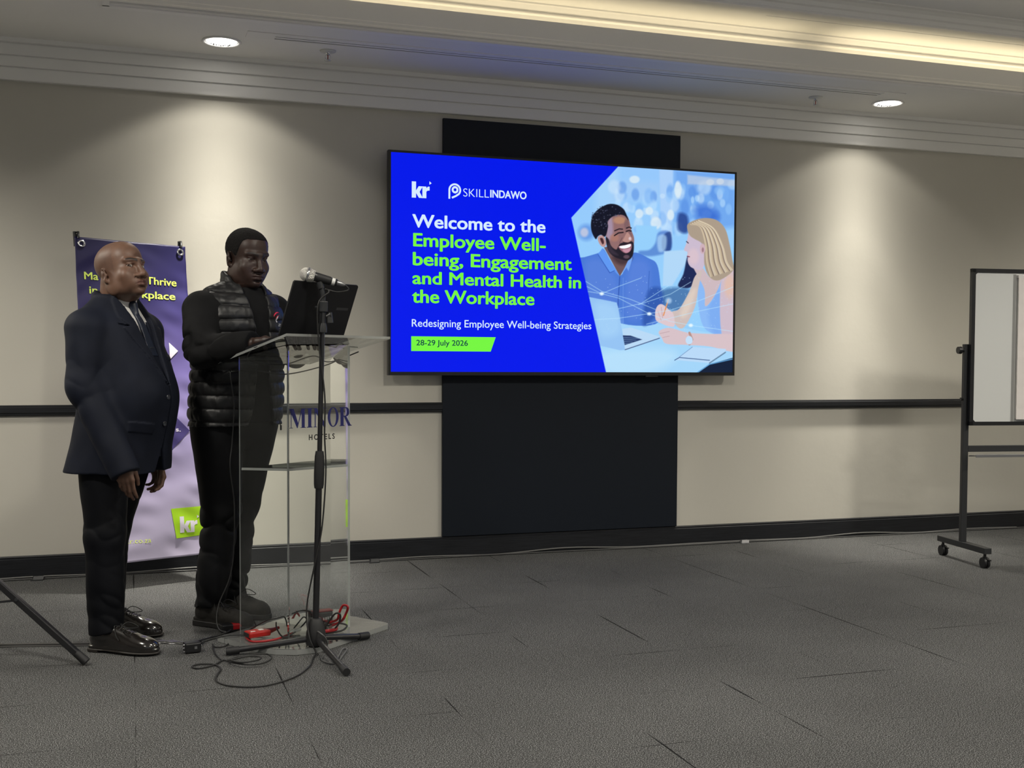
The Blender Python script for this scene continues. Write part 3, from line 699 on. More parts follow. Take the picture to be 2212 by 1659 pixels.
q = MB(); q.prism([p - lo_ for p in (top_pt(-.108, .317, .006), top_pt(.385, .320, .006), top_pt(.385, .320, .024), top_pt(-.108, .317, .024))], tuple(-LN * .008), 0, 1); q.build('book_lip', AC, lec)

# serif lettering of the front panel, drawn letter by letter (unit height)
BLUEINK = mat('blue_vinyl', srgb(26, 30, 96), .45); BLKINK = mat('black_vinyl', (.006, .006, .007), .45)
SERIF = {
    'M': (1.03, [[(.085, 0), (.125, 0), (.125, .97), (.085, .97)], [(0, 0), (.21, 0), (.21, .03), (0, .03)], [(.0, .97), (.02, 1.0), (.26, 1.0), (.56, .2), (.47, 0)], [(.465, 0), (.505, 0), (.80, 1.0), (.75, 1.0)], [(.76, 0), (.95, 0), (.95, 1), (.76, 1)], [(.68, 0), (1.03, 0), (1.03, .03), (.68, .03)], [(.75, .97), (1.03, .97), (1.03, 1), (.75, 1)]]),
    'I': (.36, [[(0, 0), (.36, 0), (.36, .03), (.28, .05), (.28, .95), (.36, .97), (.36, 1), (0, 1), (0, .97), (.08, .95), (.08, .05), (0, .03)]]),
    'N': (.86, [[(0, 0), (.22, 0), (.22, .03), (.14, .04), (.14, .80), (.66, 0), (.78, 0), (.78, .95), (.86, .97), (.86, 1), (.62, 1), (.62, .97), (.72, .95), (.72, .22), (.22, 1), (0, 1), (0, .97), (.08, .94), (.08, .04), (0, .03)]]),
    'R': (.80, [[(0, 0), (.34, 0), (.34, .03), (.27, .05), (.27, .95), (.07, .95), (.07, .05), (0, .03)], [(0, .95), (.42, .95), (.42, 1), (0, 1)], [(.27, .50), (.42, .50), (.42, .55), (.27, .55)],
                [(.42, .50), (.55, .53), (.64, .62), (.66, .76), (.62, .90), (.52, .985), (.42, 1), (.42, .95), (.46, .90), (.48, .76), (.46, .61), (.42, .55)], [(.30, .50), (.46, .50), (.74, .06), (.82, .03), (.82, 0), (.58, 0)]]),
}
fp = next(o for o in lec.children if o.name == 'front_panel'); fd = (PC - PB) / np.linalg.norm(PC - PB); fn = inset(PB, PC, 1)


def fpt(u, z): return tuple(PB + fd * u + fn * .0006 + np.array((0, 0, z)) - lo_)


q = MB(); x = .004; hgt = .078
for ch in 'MINOR':
    if ch == 'O':
        w = .72; cx = w / 2; n = 40
        outer = [(cx + .36 * math.cos(2 * math.pi * k / n), .5 + .52 * math.sin(2 * math.pi * k / n)) for k in range(n)]; inner = [(cx + .19 * math.cos(2 * math.pi * k / n), .5 + .475 * math.sin(2 * math.pi * k / n)) for k in range(n)]
        q.add([fpt(x + a * hgt, .866 + c * hgt) for a, c in outer + inner], [(k, (k + 1) % n, n + (k + 1) % n, n + k) for k in range(n)])
    else:
        w, polys = SERIF[ch]
        for pl in polys: q.prism([fpt(x + a * hgt, .866 + c * hgt) for a, c in pl], tuple(fn * .0004))
    x += (w + .055) * hgt
q.build('panel_lettering', BLUEINK, fp)
text('panel_small_lettering', 'HOTELS', BLKINK, fp, PB + fn * .0006 - lo_, fd, (0, 0, 1), .098, .815, .130, .0225, 0, 1.45, heavy=.03)
print('static part done')
# ------------------------------------------------------------------ laptop on the lectern
lp0 = top_pt(.066, -.050, .0102); lap = empty('laptop', tuple(lp0), 0, 'black laptop standing open on the lectern, its lid turned to the room', 'laptop')
LS = LN.copy(); LS[2] = -SL; LS /= np.linalg.norm(LS); LZ = np.cross(LU, LS)


def lpt(u, s, z): return LU * u + LS * s + LZ * z


lapm = mat('laptop_shell', (.010, .010, .012), .42, spec=.4); keym = mat('laptop_keys', (.02, .02, .022), .5)
q = MB(); q.prism([lpt(-.168, -.002, 0), lpt(.168, -.002, 0), lpt(.168, .232, 0), lpt(-.168, .232, 0)], LZ * .016); q.build('keyboard_base', lapm, lap, .003)
q = MB()
for r in range(5):
    for k in range(14):
        u0 = -.150 + k * .0215; s0 = .035 + r * .019; q.prism([lpt(u0, s0, .016), lpt(u0 + .018, s0, .016), lpt(u0 + .018, s0 + .016, .016), lpt(u0, s0 + .016, .016)], LZ * .0015)
q.build('keys', keym, lap)
lv = -LN * .088 + np.array((0, 0, .203)); lv /= np.linalg.norm(lv); ln_ = np.cross(LU, lv)
q = MB(); q0 = lpt(0, .0, .014); cr = [(-.165, .0), (.165, .0), (.168, .006), (.168, .222), (.162, .228), (-.162, .228), (-.168, .222), (-.168, .006)]
q.prism([q0 + LU * u + lv * v + ln_ * .0 for u, v in cr], ln_ * .007); lid = q.build('screen_lid', lapm, lap, .0015)
q = MB(); q.prism([q0 + LU * u + lv * v - ln_ * .0004 for u, v in ((-.16, .008), (.16, .008), (.16, .221), (-.16, .221))], ln_ * .0003); q.build('screen', mat('laptop_screen', (.01, .01, .01), .3, emit=(.55, .65, .9), estr=.5), lid)
q = MB(); q.prism([q0 + LU * u + lv * v + ln_ * .0071 for u, v in ((.085, .118), (.148, .118), (.148, .129), (.085, .129))], ln_ * .0003); q.build('lid_badge', mat('badge_grey', (.035, .035, .038), .4), lid)
q = MB(); q.tube([lpt(-.14, 0, .012), lpt(.14, 0, .012)], .006, 10); q.build('hinge', lapm, lap)
if np.dot(ln_, LS) > 0: print('lid normal faces speaker')

# ------------------------------------------------------------------ microphone stand, microphone, its cable
MS = np.array((.678, -1.935, 0)); ms = empty('microphone_stand', tuple(MS), 0, 'black straight microphone stand with three-legged base before the lectern', 'microphone stand')
hub_z = .075
q = MB(); q.lathe([(.036, .028), (.040, .040), (.038, .075), (.030, .110), (.022, .128), (.019, .132), (.0, .132)], seg=16); q.lathe([(0, .028), (.036, .028)], seg=16); q.build('hub', M['black'], ms)
for tip in ((.335, -1.893), (.915, -1.80), (.729, -2.330)):
    tv_ = np.array((tip[0] - MS[0], tip[1] - MS[1], 0)); L_ = np.linalg.norm(tv_); dv = tv_ / L_
    q = MB(); q.tube([dv * .03 + (0, 0, .050), dv * (L_ - .045) + (0, 0, .020)], .0115, 14); lg = q.build('leg', M['satin'], ms)
    q = MB(); q.tube([dv * (L_ - .055) + (0, 0, .0205), dv * (L_ - .005) + (0, 0, .0165)], .0145, 14); q.build('rubber_foot', M['black'], lg)
ptop = np.array((.706, -1.950, 1.388)) - MS; pb_ = np.array((0, 0, .13)); ax = (ptop - pb_) / np.linalg.norm(ptop - pb_); at = lambda z: pb_ + ax * ((z - .13) / ax[2])
q = MB(); q.tube([at(.125), at(.74)], .0125, 16); q.build('lower_pole', M['satin'], ms)
q = MB(); q.tube([at(.64), at(.655), at(.70), at(.765), at(.785)], [.017, .0195, .0205, .0185, .0155], 16); q.build('clutch', M['black'], ms)
q = MB(); q.tube([at(.76), at(1.27)], .0095, 14); q.build('upper_pole', M['satin'], ms)
q = MB(); q.tube([at(1.245), at(1.262), at(1.280)], [.0175, .0175, .014], 16); q.tube([at(1.28), at(1.335)], .0115, 14); q.build('pole_sleeve', M['charcoal'], ms)
q = MB(); c_ = at(1.345); q.bar(c_ - ax * .022, c_ + ax * .020, .034, .030, (0, 1, 0)); q.tube([c_ + (-.030, 0, -.005), c_ + (-.017, 0, -.003)], .006, 10); q.tube([at(1.30) + (.014, .0, .005), at(1.30) + (.030, -.002, .012)], [.008, .014], 12); q.tube([at(1.30) + (.026, -.002, .022), at(1.30) + (.028, -.002, -.018)], [.010, .013], 10)
q.build('swivel_block', M['charcoal'], ms, .003)
q = MB(); q.tube([at(1.36), at(1.385), np.array((.700, -1.95, 1.411)) - MS, np.array((.692, -1.95, 1.432)) - MS], .0095, 12); q.tube([np.array((.698, -1.95, 1.414)) - MS, np.array((.691, -1.95, 1.439)) - MS], .0135, 12); q.build('neck_joint', M['charcoal'], ms)
MA, MBk = np.array((.622, -1.945, 1.472)), np.array((.785, -1.955, 1.430)); md = (MBk - MA) / np.linalg.norm(MBk - MA)
q = MB(); q.tube([MA + md * .060 - MS, MA + md * .115 - MS], [.0185, .0165], 16, caps=False); q.tube([MA + md * .075 - MS + (0, 0, -.028), MA + md * .075 - MS + (0, 0, -.010)], .009, 10); q.build('microphone_clip', M['black'], ms)
mic = empty('microphone', tuple(MA), 0, 'wired handheld microphone with silver ball grille, held on the stand', 'microphone')
grm = bpy.data.materials.new('wire_mesh'); grm.use_nodes = True; nt = grm.node_tree; bs = nt.nodes['Principled BSDF']; bs.inputs['Metallic'].default_value = .85; bs.inputs['Roughness'].default_value = .38; bs.inputs['Base Color'].default_value = (.74, .72, .68, 1)
tc = nt.nodes.new('ShaderNodeTexCoord'); ck = nt.nodes.new('ShaderNodeTexVoronoi'); ck.inputs['Scale'].default_value = 420; nt.links.new(tc.outputs['Object'], ck.inputs['Vector'])
bp = nt.nodes.new('ShaderNodeBump'); bp.inputs['Strength'].default_value = 1; bp.inputs['Distance'].default_value = .003; nt.links.new(ck.outputs[0], bp.inputs['Height']); nt.links.new(bp.outputs[0], bs.inputs['Normal'])
q = MB(); R_ = .0268; q.lathe([(R_ * math.sin(a), .022 - R_ * math.cos(a)) for a in np.linspace(0, 1.45, 9)] + [(.0276, .024), (.0276, .028), (.0235, .048), (.0215, .052)], seg=28, axis=md); q.build('grille', grm, mic)
q = MB(); q.lathe([(.0276, .0215), (.0286, .023), (.0286, .028), (.0276, .0295)], seg=28, axis=md); q.build('grille_band', M['chrome'], mic)
q = MB(); q.lathe([(.0205, .048), (.0185, .056), (.0175, .062), (.0135, .140), (.0118, .142), (.0, .142)], seg=20, axis=md); q.build('handle', M['satin'], mic)
q = MB(); q.lathe([(.0146, .118), (.0140, .133)], seg=20, axis=md); q.build('white_band', M['white'], mic)
q = MB(); q.lathe([(.0098, .140), (.0095, .158), (.006, .170), (.0045, .174), (0, .174)], seg=16, axis=md); q.build('plug', M['steel'], mic)
cabm = mat('black_cable', (.013, .013, .013), .5); cabg = mat('grey_cable', (.11, .11, .11), .45)


def c6(x, y, z=.005): return at_z(400 + .20796 * x, 1180 + .20796 * y, z)


e0 = MA + md * .172
pth = [e0, e0 + md * .012 + (0, 0, -.006), e0 + md * .012 + (0, 0, -.018), e0 + (-.03, 0, -.028), e0 + (-.075, 0, -.018), MS + at(1.40) + (.02, -.012, 0), MS + at(1.35) + (-.022, -.02, 0), MS + at(1.2) + (-.014, -.012, 0), MS + at(1.0) + (.013, -.012, 0),
       MS + at(.85) + (.016, -.010, 0), MS + at(.70) + (.024, -.012, 0), MS + at(.5) + (.015, -.012, 0), MS + at(.38) + (-.005, -.016, 0), MS + at(.30) + (-.020, -.014, 0), MS + at(.20) + (-.036, -.010, 0), MS + np.array((-.038, -.02, .13)), MS + np.array((-.030, -.045, .06)), MS + np.array((-.01, -.06, .012))]
fl = [(1330, 1165), (1285, 1255), (1120, 1365), (800, 1452), (480, 1450), (325, 1400), (330, 1335), (368, 1282), (335, 1240), (270, 1222), (135, 1225), (70, 1252), (150, 1266), (300, 1232), (400, 1182), (480, 1205), (640, 1228), (800, 1215), (895, 1168), (850, 1120), (690, 1128), (520, 1158), (480, 1185), (600, 1205), (760, 1180), (780, 1150), (660, 1142), (510, 1172), (420, 1190)]
pth += [c6(x, y, .005 + (.008 if 14 < i < 22 else .016 if i >= 22 else 0)) for i, (x, y) in enumerate(fl)]
q = MB(); mo = Vector(MS); q.tube([Vector(p) - mo for p in spline(pth, 7)], .0032, 7)
mc = q.build('microphone_cable', cabm); mc.location = mo; tag(mc, 'thin black cable running down the microphone stand into floor loops', 'cable')


def cable(pts, r, m, label, n=7, name='cable'):
    P = spline(pts, n); o = Vector(P[0]); q = MB(); q.tube([Vector(p) - o for p in P], r, 7); c = q.build(name, m); c.location = o; return tag(c, label, 'cable')


# cable that loops past the foot of the stand
cable([c6(1320, 860, .06), c6(1400, 900, .09), c6(1465, 970, .06), c6(1470, 1080, .006), c6(1420, 1180, .005), c6(1560, 1215, .005), c6(1640, 1130, .005), c6(1680, 1070, .005), c6(1640, 1065, .005), c6(1600, 1130, .005), c6(1560, 1205, .013)], .0032, cabg, 'grey cable with a small loop right of the stand foot')
# charger lead hanging behind the lectern
up_ = lambda x, y, s: top_pt(x, s, .004)
cable([top_pt(.20, .10, .016), top_pt(.33, .05, .005), top_pt(.36, .12, -.03), top_pt(.25, .15, -.06), top_pt(.12, .18, -.075), top_pt(.03, .23, -.05), top_pt(-.04, .30, -.03), np.array((.385, -1.60, 1.08)), np.array((.40, -1.585, .95)), np.array((.392, -1.58, .80)), np.array((.382, -1.60, .70)), np.array((.398, -1.60, .55)),
       np.array((.395, -1.60, .35)), np.array((.375, -1.61, .24)), np.array((.335, -1.62, .15)), np.array((.322, -1.64, .09)), np.array((.33, -1.66, .05)), c6(425, 890, .04)], .0026, cabm, 'black charger lead hanging from the laptop down to the floor')
cable([top_pt(-.08, .0, .016), top_pt(-.115, .03, .006), top_pt(-.112, .10, .004), top_pt(-.06, .18, -.02), top_pt(.06, .12, -.05), top_pt(.16, .05, -.03), top_pt(.24, .06, -.05), top_pt(.34, .10, -.035), top_pt(.42, .05, -.01)], .0026, cabm, 'thin black lead looped under the lectern top')
# power gear on the floor
redm = mat('red_plastic', srgb(158, 24, 18), .35); redd = mat('red_rubber', srgb(150, 14, 22), .4)


def brick(name, px, py, z, size, rz, mats, label, cat):
    p = at_z(px, py, z); t = empty(name, (p[0], p[1], z), math.radians(rz), label, cat); w, d, h = size
    q = MB(); q.box((-w / 2, -d / 2, 0), (w / 2, d / 2, h)); q.build('housing', mats, t, min(.006, h * .25)); return t


t = brick('power_adapter', 556, 1374, .032, (.095, .055, .024), 20, redm, 'bright red power adapter lying on the lectern base among cables', 'power adapter')
q = MB(); q.box((-.035, -.016, .024), (-.016, -.008, .0252)); q.box((.005, -.010, .024), (.024, .008, .0255)); q.build('label_plate', M['white'], t)
q = MB(); q.tube([(.045, 0, .013), (.07, .005, .014), (.10, .012, .018)], [.013, .009, .006], 10); q.build('strain_relief', redm, t)
q = MB(); q.box((-.0485, -.022, .004), (-.0465, .022, .020)); q.build('socket_face', M['black'], t)
t = brick('power_adapter', 497, 1363, .004, (.085, .06, .034), 12, M['bezel'], 'black power brick behind the left lectern panel near the shoe', 'power brick')
q = MB(); q.box((.0, -.0305, .006), (.060, .0305, .0345)); q.build('red_cover', redd, t, .006)
t = brick('power_inverter', 692, 1352, .024, (.085, .075, .065), 14, M['bezel'], 'black power box with red top edge behind the microphone stand', 'power box')
q = MB(); q.box((-.043, -.038, .065), (.043, .0, .071)); q.build('red_trim', redd, t, .002)
q = MB()
for k, (a, w_) in enumerate(((-.03, .005), (-.004, .006), (.006, .007), (.016, .006), (.026, .007))): q.box((a, -.0384, .030 + k * .001), (a + w_, -.0376, .041 + k * .001))
q.build('printed_mark', M['white'], t)
t = brick('plug_adapter', 415, 1408, .002, (.062, .05, .04), 10, M['bezel'], 'black plug adapter on the carpet beside the polished shoe', 'plug')
q = MB(); q.box((.004, -.0256, .016), (.014, -.0246, .026)); q.build('switch_mark', M['steel'], t)
q = MB()
for zz in (.006, .020, .032): q.tube([(-.031, -.01, zz), (-.036, -.01, zz)], .003, 8)
q.build('pin', M['chrome'], t)
cable([c6(60, 1010, .03), c6(200, 965, .012), c6(330, 930, .01), c6(440, 890, .02), c6(470, 870, .02)], .004, cabm, 'black lead joining the plug adapter and the black power brick')
cable([c6(90, 1030, .03), c6(200, 990, .008), c6(320, 955, .03), c6(430, 930, .032), c6(620, 915, .03), c6(640, 890, .03), c6(720, 840, .06), c6(850, 770, .10), c6(960, 745, .11), c6(1020, 730, .10), c6(1045, 760, .08), c6(1060, 830, .04)], .003, cabm, 'black lead arching over the red power adapter')
cable([c6(640, 890, .03), c6(625, 930, .03), c6(680, 985, .027), c6(820, 985, .027), c6(960, 960, .027), c6(1060, 920, .027), c6(1120, 900, .03)], .004, redd, 'red cord curling round the front of the red power adapter')
cable([c6(1130, 850, .04), c6(1180, 790, .07), c6(1230, 735, .10), c6(1260, 770, .07), c6(1180, 860, .035), c6(1060, 940, .03), c6(1000, 930, .035), c6(950, 850, .08), c6(945, 790, .11)], .003, cabm, 'black lead twisting up behind the middle lectern seam')
cable([c6(1110, 700, .10), c6(1200, 670, .115), c6(1290, 675, .11), c6(1315, 720, .09), c6(1300, 800, .05)], .003, cabm, 'short black lead arching left of the black power box')
cable([c6(1500, 790, .06), c6(1580, 760, .09), c6(1600, 690, .12), c6(1640, 615, .15), c6(1690, 630, .15), c6(1670, 700, .12), c6(1630, 770, .09), c6(1560, 810, .05), c6(1500, 840, .03)], .005, redd, 'red cord standing up in a loop at the lectern right corner')
cable([c6(1440, 860, .04), c6(1500, 770, .08), c6(1560, 700, .12), c6(1610, 710, .12), c6(1600, 790, .08), c6(1560, 850, .04), c6(1520, 870, .03)], .004, cabm, 'thick black lead looped beside the black power box')
cable([c6(1520, 800, .05), c6(1620, 800, .05), c6(1680, 825, .04), c6(1640, 870, .03), c6(1560, 890, .027), c6(1480, 895, .027), c6(1300, 935, .027), c6(1150, 960, .027)], .004, cabm, 'black lead lying across the right of the lectern base')
cable([c6(1390, 890, .03), c6(1480, 880, .035), c6(1560, 865, .035), c6(1570, 845, .04)], .007, redd, 'thick red lead lying right of the stand hub')
cable([c6(440, 960, .005), c6(460, 1000, .005), c6(400, 1040, .005), c6(310, 1045, .005), c6(285, 1020, .005), c6(310, 1110, .005), c6(370, 1180, .005)], .0028, cabm, 'small loop of thin cable left of the lectern base')
p = c6(1130, 890, .03); q = MB(); q.tube([(-.02, -.01, 0), (.0, .0, .004), (.03, .012, .008)], [.006, .0075, .006], 10); o = q.build('plug_connector', M['white']); o.location = tuple(p); tag(o, 'small white cable connector lying among the black leads', 'connector')
p = c6(1145, 715, .095); q = MB(); q.prism([(-.016, 0, -.014), (-.006, 0, -.014), (.004, 0, .006), (.016, 0, -.010), (.020, 0, -.002), (.004, 0, .020)], (0, .003, 0)); o = q.build('red_tag', redm); o.location = tuple(p); tag(o, 'small red ribbon tag tied to a cable inside the lectern', 'tag')
# tape over the cable on the carpet
a = at_z(296, 1385); b_ = at_z(436, 1391); q = MB(); n = 26; vs = []
for i in range(n + 1):
    f = i / n; c_ = a * (1 - f) + b_ * f
    for k, o_ in enumerate((-.028, -.01, .004, .016, .03)): vs.append(c_ - a + np.array((0, o_ * (1 + .12 * math.sin(i * 1.1 + k)), .001 + .006 * (k in (1, 2, 3)) * (1 + .35 * math.sin(i * 1.1 + k * 1.4)))))
q.add(vs, [(i * 5 + k, i * 5 + k + 1, i * 5 + k + 6, i * 5 + k + 5) for i in range(n) for k in range(4)], smooth=True)
o = q.build('cable_tape', mat('shiny_black_tape', (.03, .03, .03), .25, spec=.8)); o.location = tuple(a); o.modifiers.new('t', 'SOLIDIFY').thickness = .0006; tag(o, 'wrinkled strip of shiny black tape on the carpet before the shoes', 'tape')
a = at_z(-60, 1396); b_ = at_z(192, 1392); q = MB(); q.prism([(0, -.03, .0005), tuple(b_ - a + np.array((0, -.03, .0005))), tuple(b_ - a + np.array((0, .03, .0005))), (0, .03, .0005)], (0, 0, .002)); q.prism([(0, -.008, .0025), tuple(b_ - a + np.array((0, -.008, .0025))), tuple(b_ - a + np.array((0, .008, .0025))), (0, .008, .0025)], (0, 0, .004))
o = q.build('cable_tape', mat('matte_black_tape', (.035, .034, .033), .5), None, .001); o.location = tuple(a); tag(o, 'flat dark tape strip on the carpet behind the black tripod leg', 'tape')
# cables tacked along the skirting
cable([(X0 + .02 + i * .42, -.026 - .004 * math.sin(i * 1.9), .010 + .004 * math.sin(i * 2.7) + (.010 if i % 5 == 2 else 0)) for i in range(21)], .0045, mat('pale_grey_cable', (.13, .13, .125), .4), 'pale grey cable tacked along the foot of the skirting board', 5)
cable([(X0 + .02 + i * .37, -.038 - .006 * math.sin(i * 1.3 + 1), .0055) for i in range(24)], .004, mat('mid_grey_cable', (.06, .06, .06), .4), 'second darker cable on the carpet beside the skirting cable', 5)
for i, (px, py) in enumerate(((82, 1249), (805, 1213), (1590, 1168))):
    p = at_z(px, py); q = MB(); q.prism([(-.030, -.022, 0), (.028, -.022, 0), (.034, .02, 0), (-.024, .02, 0)], (0, 0, .004)); q.prism([(-.02, -.004, .004), (.03, -.006, .004), (.022, .014, .004), (-.024, .012, .004)], (.004, .006, .016))
    o = q.build('cable_clip', M['charcoal'] if i < 2 else M['steel'], None, .001); o.location = (p[0], -.055, 0); tag(o, ('small grey cable clip at the skirting left of the suited man', 'small grey cable clip at the skirting right of the lectern', 'small pale cable clip at the skirting right of the black panel')[i], 'cable clip', 'cable clips')

# ------------------------------------------------------------------ whiteboard on castors, paper pad
WR = math.radians(-9); wx = np.array((math.cos(WR), math.sin(WR), 0)); wn = np.array((math.sin(WR), -math.cos(WR), 0)); WB = np.array((4.540, -1.00, 0))
wb = empty('whiteboard', tuple(WB), WR, 'mobile whiteboard with black frame on a wheeled stand at the right edge', 'whiteboard')
# local axes: x along the board, -y towards the room
for xx in (0, 1.26):
    q = MB(); q.box((xx - .0175, -.0125, .115), (xx + .0175, .0125, 1.25)); up1 = q.build('upright', M['charcoal'], wb, .002)
    if xx == 0:
        q = MB(); q.tube([(-.016, .0, 1.215), (-.034, 0, 1.215)], .012, 12); q.tube([(-.034, 0, 1.215), (-.052, 0, 1.215)], [.022, .020], 16); q.build('clamp_knob', M['bezel'], up1)
        q = MB(); q.tube([(-.017, -.004, .935), (-.032, -.004, .935)], [.007, .010], 10); q.build('bolt', M['bezel'], up1)
    q = MB(); q.box((xx - .022, -.255, .082), (xx + .022, .235, .115)); fb = q.build('foot_bar', M['charcoal'], wb, .002)
    for yy in (-.225, .205):
        q = MB(); q.tube([(xx, yy, .083), (xx, yy, .060)], .008, 10); q.tube([(xx - .016, yy, .030), (xx - .003, yy, .030)], .030, 20); q.tube([(xx + .003, yy, .030), (xx + .016, yy, .030)], .030, 20); q.box((xx - .006, yy - .014, .026), (xx + .006, yy + .016, .064)); cs = q.build('castor', M['bezel'], fb, .002)
        q = MB(); q.box((xx + .004, yy - .036, .044), (xx + .018, yy - .020, .050)); q.build('brake_lever', M['bezel'], cs)
q = MB(); q.box((.0175, -.0125, .632), (1.2425, .0125, .668)); q.build('cross_bar', M['charcoal'], wb, .002)
q = MB(); q.prism([(.02, -.085, .612), (1.24, -.085, .612), (1.24, -.0125, .606), (.02, -.0125, .606)], (0, 0, .006)); q.box((.02, -.087, .606), (1.24, -.083, .622)); q.build('pen_tray', M['steel'], wb, .001)
bx0, bx1, bz0, bz1, by = .004, 1.225, .785, 1.679, -.030
q = MB()
for lo_b, hi_b in (((bx0, by - .012, bz0), (bx0 + .022, by + .012, bz1)), ((bx1 - .022, by - .012, bz0), (bx1, by + .012, bz1)), ((bx0, by - .012, bz1 - .022), (bx1, by + .012, bz1)), ((bx0, by - .012, bz0), (bx1, by + .012, bz0 + .022))): q.box(lo_b, hi_b)
for x_, z_, sx_, sz_ in ((bx0 + .022, bz0 + .022, 1, 1), (bx0 + .022, bz1 - .022, 1, -1)): q.prism([(x_, by - .012, z_), (x_ + .012 * sx_, by - .012, z_), (x_, by - .012, z_ + .012 * sz_)], (0, .006, 0))
q.build('board_frame', M['bezel'], wb)
q = MB(); q.box((bx0 + .02, by - .006, bz0 + .02), (bx1 - .02, by + .008, bz1 - .02)); q.build('board_surface', mat('whiteboard_enamel', (.66, .67, .66), .22, spec=.5), wb)
pad = empty('flip_chart_pad', tuple(WB + wx * .285 - np.array((0, 0, 0)) + wn * .037 + np.array((0, 0, .82))), WR, 'large pad of white flip chart paper hung on the whiteboard', 'flip chart pad')
nu, nv = 8, 60; vs = []
for j in range(nv + 1):
    for i in range(nu + 1):
        v = j / nv; vs.append((i / nu * .66, -.0190 - .0014 * math.sin(v * 60 + math.sin(i * .9) * 1.6) * math.sin(v * 17 + i * .2) - .0007 * math.sin(v * 131 + i), .81 * v))
q = MB(); q.add(vs, [(j * (nu + 1) + i, j * (nu + 1) + i + 1, (j + 1) * (nu + 1) + i + 1, (j + 1) * (nu + 1) + i) for j in range(nv) for i in range(nu)], 0, True); q.build('paper_sheet', mat('flip_paper', (.74, .70, .68), .8), pad)
q = MB(); q.box((0.002, -.016, .004), (.655, -.001, .806)); q.build('sheet_stack', mat('paper_edge', (.70, .68, .65), .8), pad)
q = MB(); q.box((-.002, -.0175, .808), (.662, 0, .826)); q.build('pad_header', mat('pad_header_card', (.72, .70, .69), .7), pad, .002)
q = MB(); q.box((-.022, .0, -.02), (-.004, .006, .83)); q.build('pad_side_rail', mat('pad_rail', (.30, .30, .29), .4), pad)

# ------------------------------------------------------------------ tripod at the left edge
T0, T1 = at_z(187, 1430, .012), np.array((-.70, -1.70, .62)); d0 = np.array((-.468, -1.75, .296)); dv = (d0 - T0); T1 = T0 + dv * 2.3
tp_ = empty('tripod_stand', (T1[0], T1[1], 0), 0, 'black tripod stand cut off by the left edge, one long leg', 'tripod'); to = np.array(tp_.location)
hubx = T1 - to
for k in range(3):
    a = 2 * math.pi * k / 3; tip = T0 - to; r0 = np.array((tip[0] * math.cos(a) - tip[1] * math.sin(a), tip[0] * math.sin(a) + tip[1] * math.cos(a), tip[2])); u_ = (hubx - r0) / np.linalg.norm(hubx - r0)
    q = MB(); q.bar(r0 + u_ * .03, hubx, .022, .026); lg = q.build('leg', M['satin'], tp_, .004)
    q = MB(); q.tube([r0 + u_ * .0, r0 + u_ * .05], [.0165, .0155], 12); q.build('rubber_tip', M['black'], lg)
    br = r0 + (hubx - r0) * (.352); c_ = np.array((0, 0, .18))
    q = MB(); q.bar(br + (0, 0, -.004), c_, .016, .008); q.tube([br + (0, -.016, 0), br + (0, .016, 0)], .006, 10); q.build('brace', M['charcoal'], tp_)
q = MB(); q.tube([(0, 0, .12), (0, 0, 1.1)], .0175, 16); q.build('centre_pole', M['satin'], tp_)
q = MB(); q.tube([(0, 0, hubx[2] - .05), (0, 0, hubx[2] + .05)], .03, 16); q.build('collar', M['black'], tp_); q = MB(); q.tube([(0, 0, .165), (0, 0, .195)], .026, 16); q.build('collar', M['black'], tp_)
# ------------------------------------------------------------------ sculpting kit: smooth distance fields turned into one closed mesh


def smin(a, b, k):
    if k <= 0: return np.minimum(a, b)
    h = np.clip(.5 + .5 * (b - a) / k, 0, 1); return b + (a - b) * h - k * h * (1 - h)


def vnoise(x, y, z, seed=0):
    """smooth value noise in -1..1"""
    x, y, z = np.broadcast_arrays(x, y, z)
    xi, yi, zi = np.floor(x).astype(np.int32), np.floor(y).astype(np.int32), np.floor(z).astype(np.int32)
    f = lambda t: t * t * (3 - 2 * t); u, v, w = f(x - xi), f(y - yi), f(z - zi)
    tab = np.random.default_rng(seed).uniform(-1, 1, 4096).astype(np.float32)
    g = lambda a, b, c: tab[((xi + a) * 73 + (yi + b) * 157 + (zi + c) * 311 + 9000) & 4095]
    m = lambda p, q, t: p + (q - p) * t
    return m(m(m(g(0, 0, 0), g(1, 0, 0), u), m(g(0, 1, 0), g(1, 1, 0), u), v), m(m(g(0, 0, 1), g(1, 0, 1), u), m(g(0, 1, 1), g(1, 1, 1), u), v), w)


def rotm(rx=0, ry=0, rz=0):
    r = lambda a: math.radians(a)
    return np.array(Matrix.Rotation(r(rz), 3, 'Z') @ Matrix.Rotation(r(ry), 3, 'Y') @ Matrix.Rotation(r(rx), 3, 'X'))


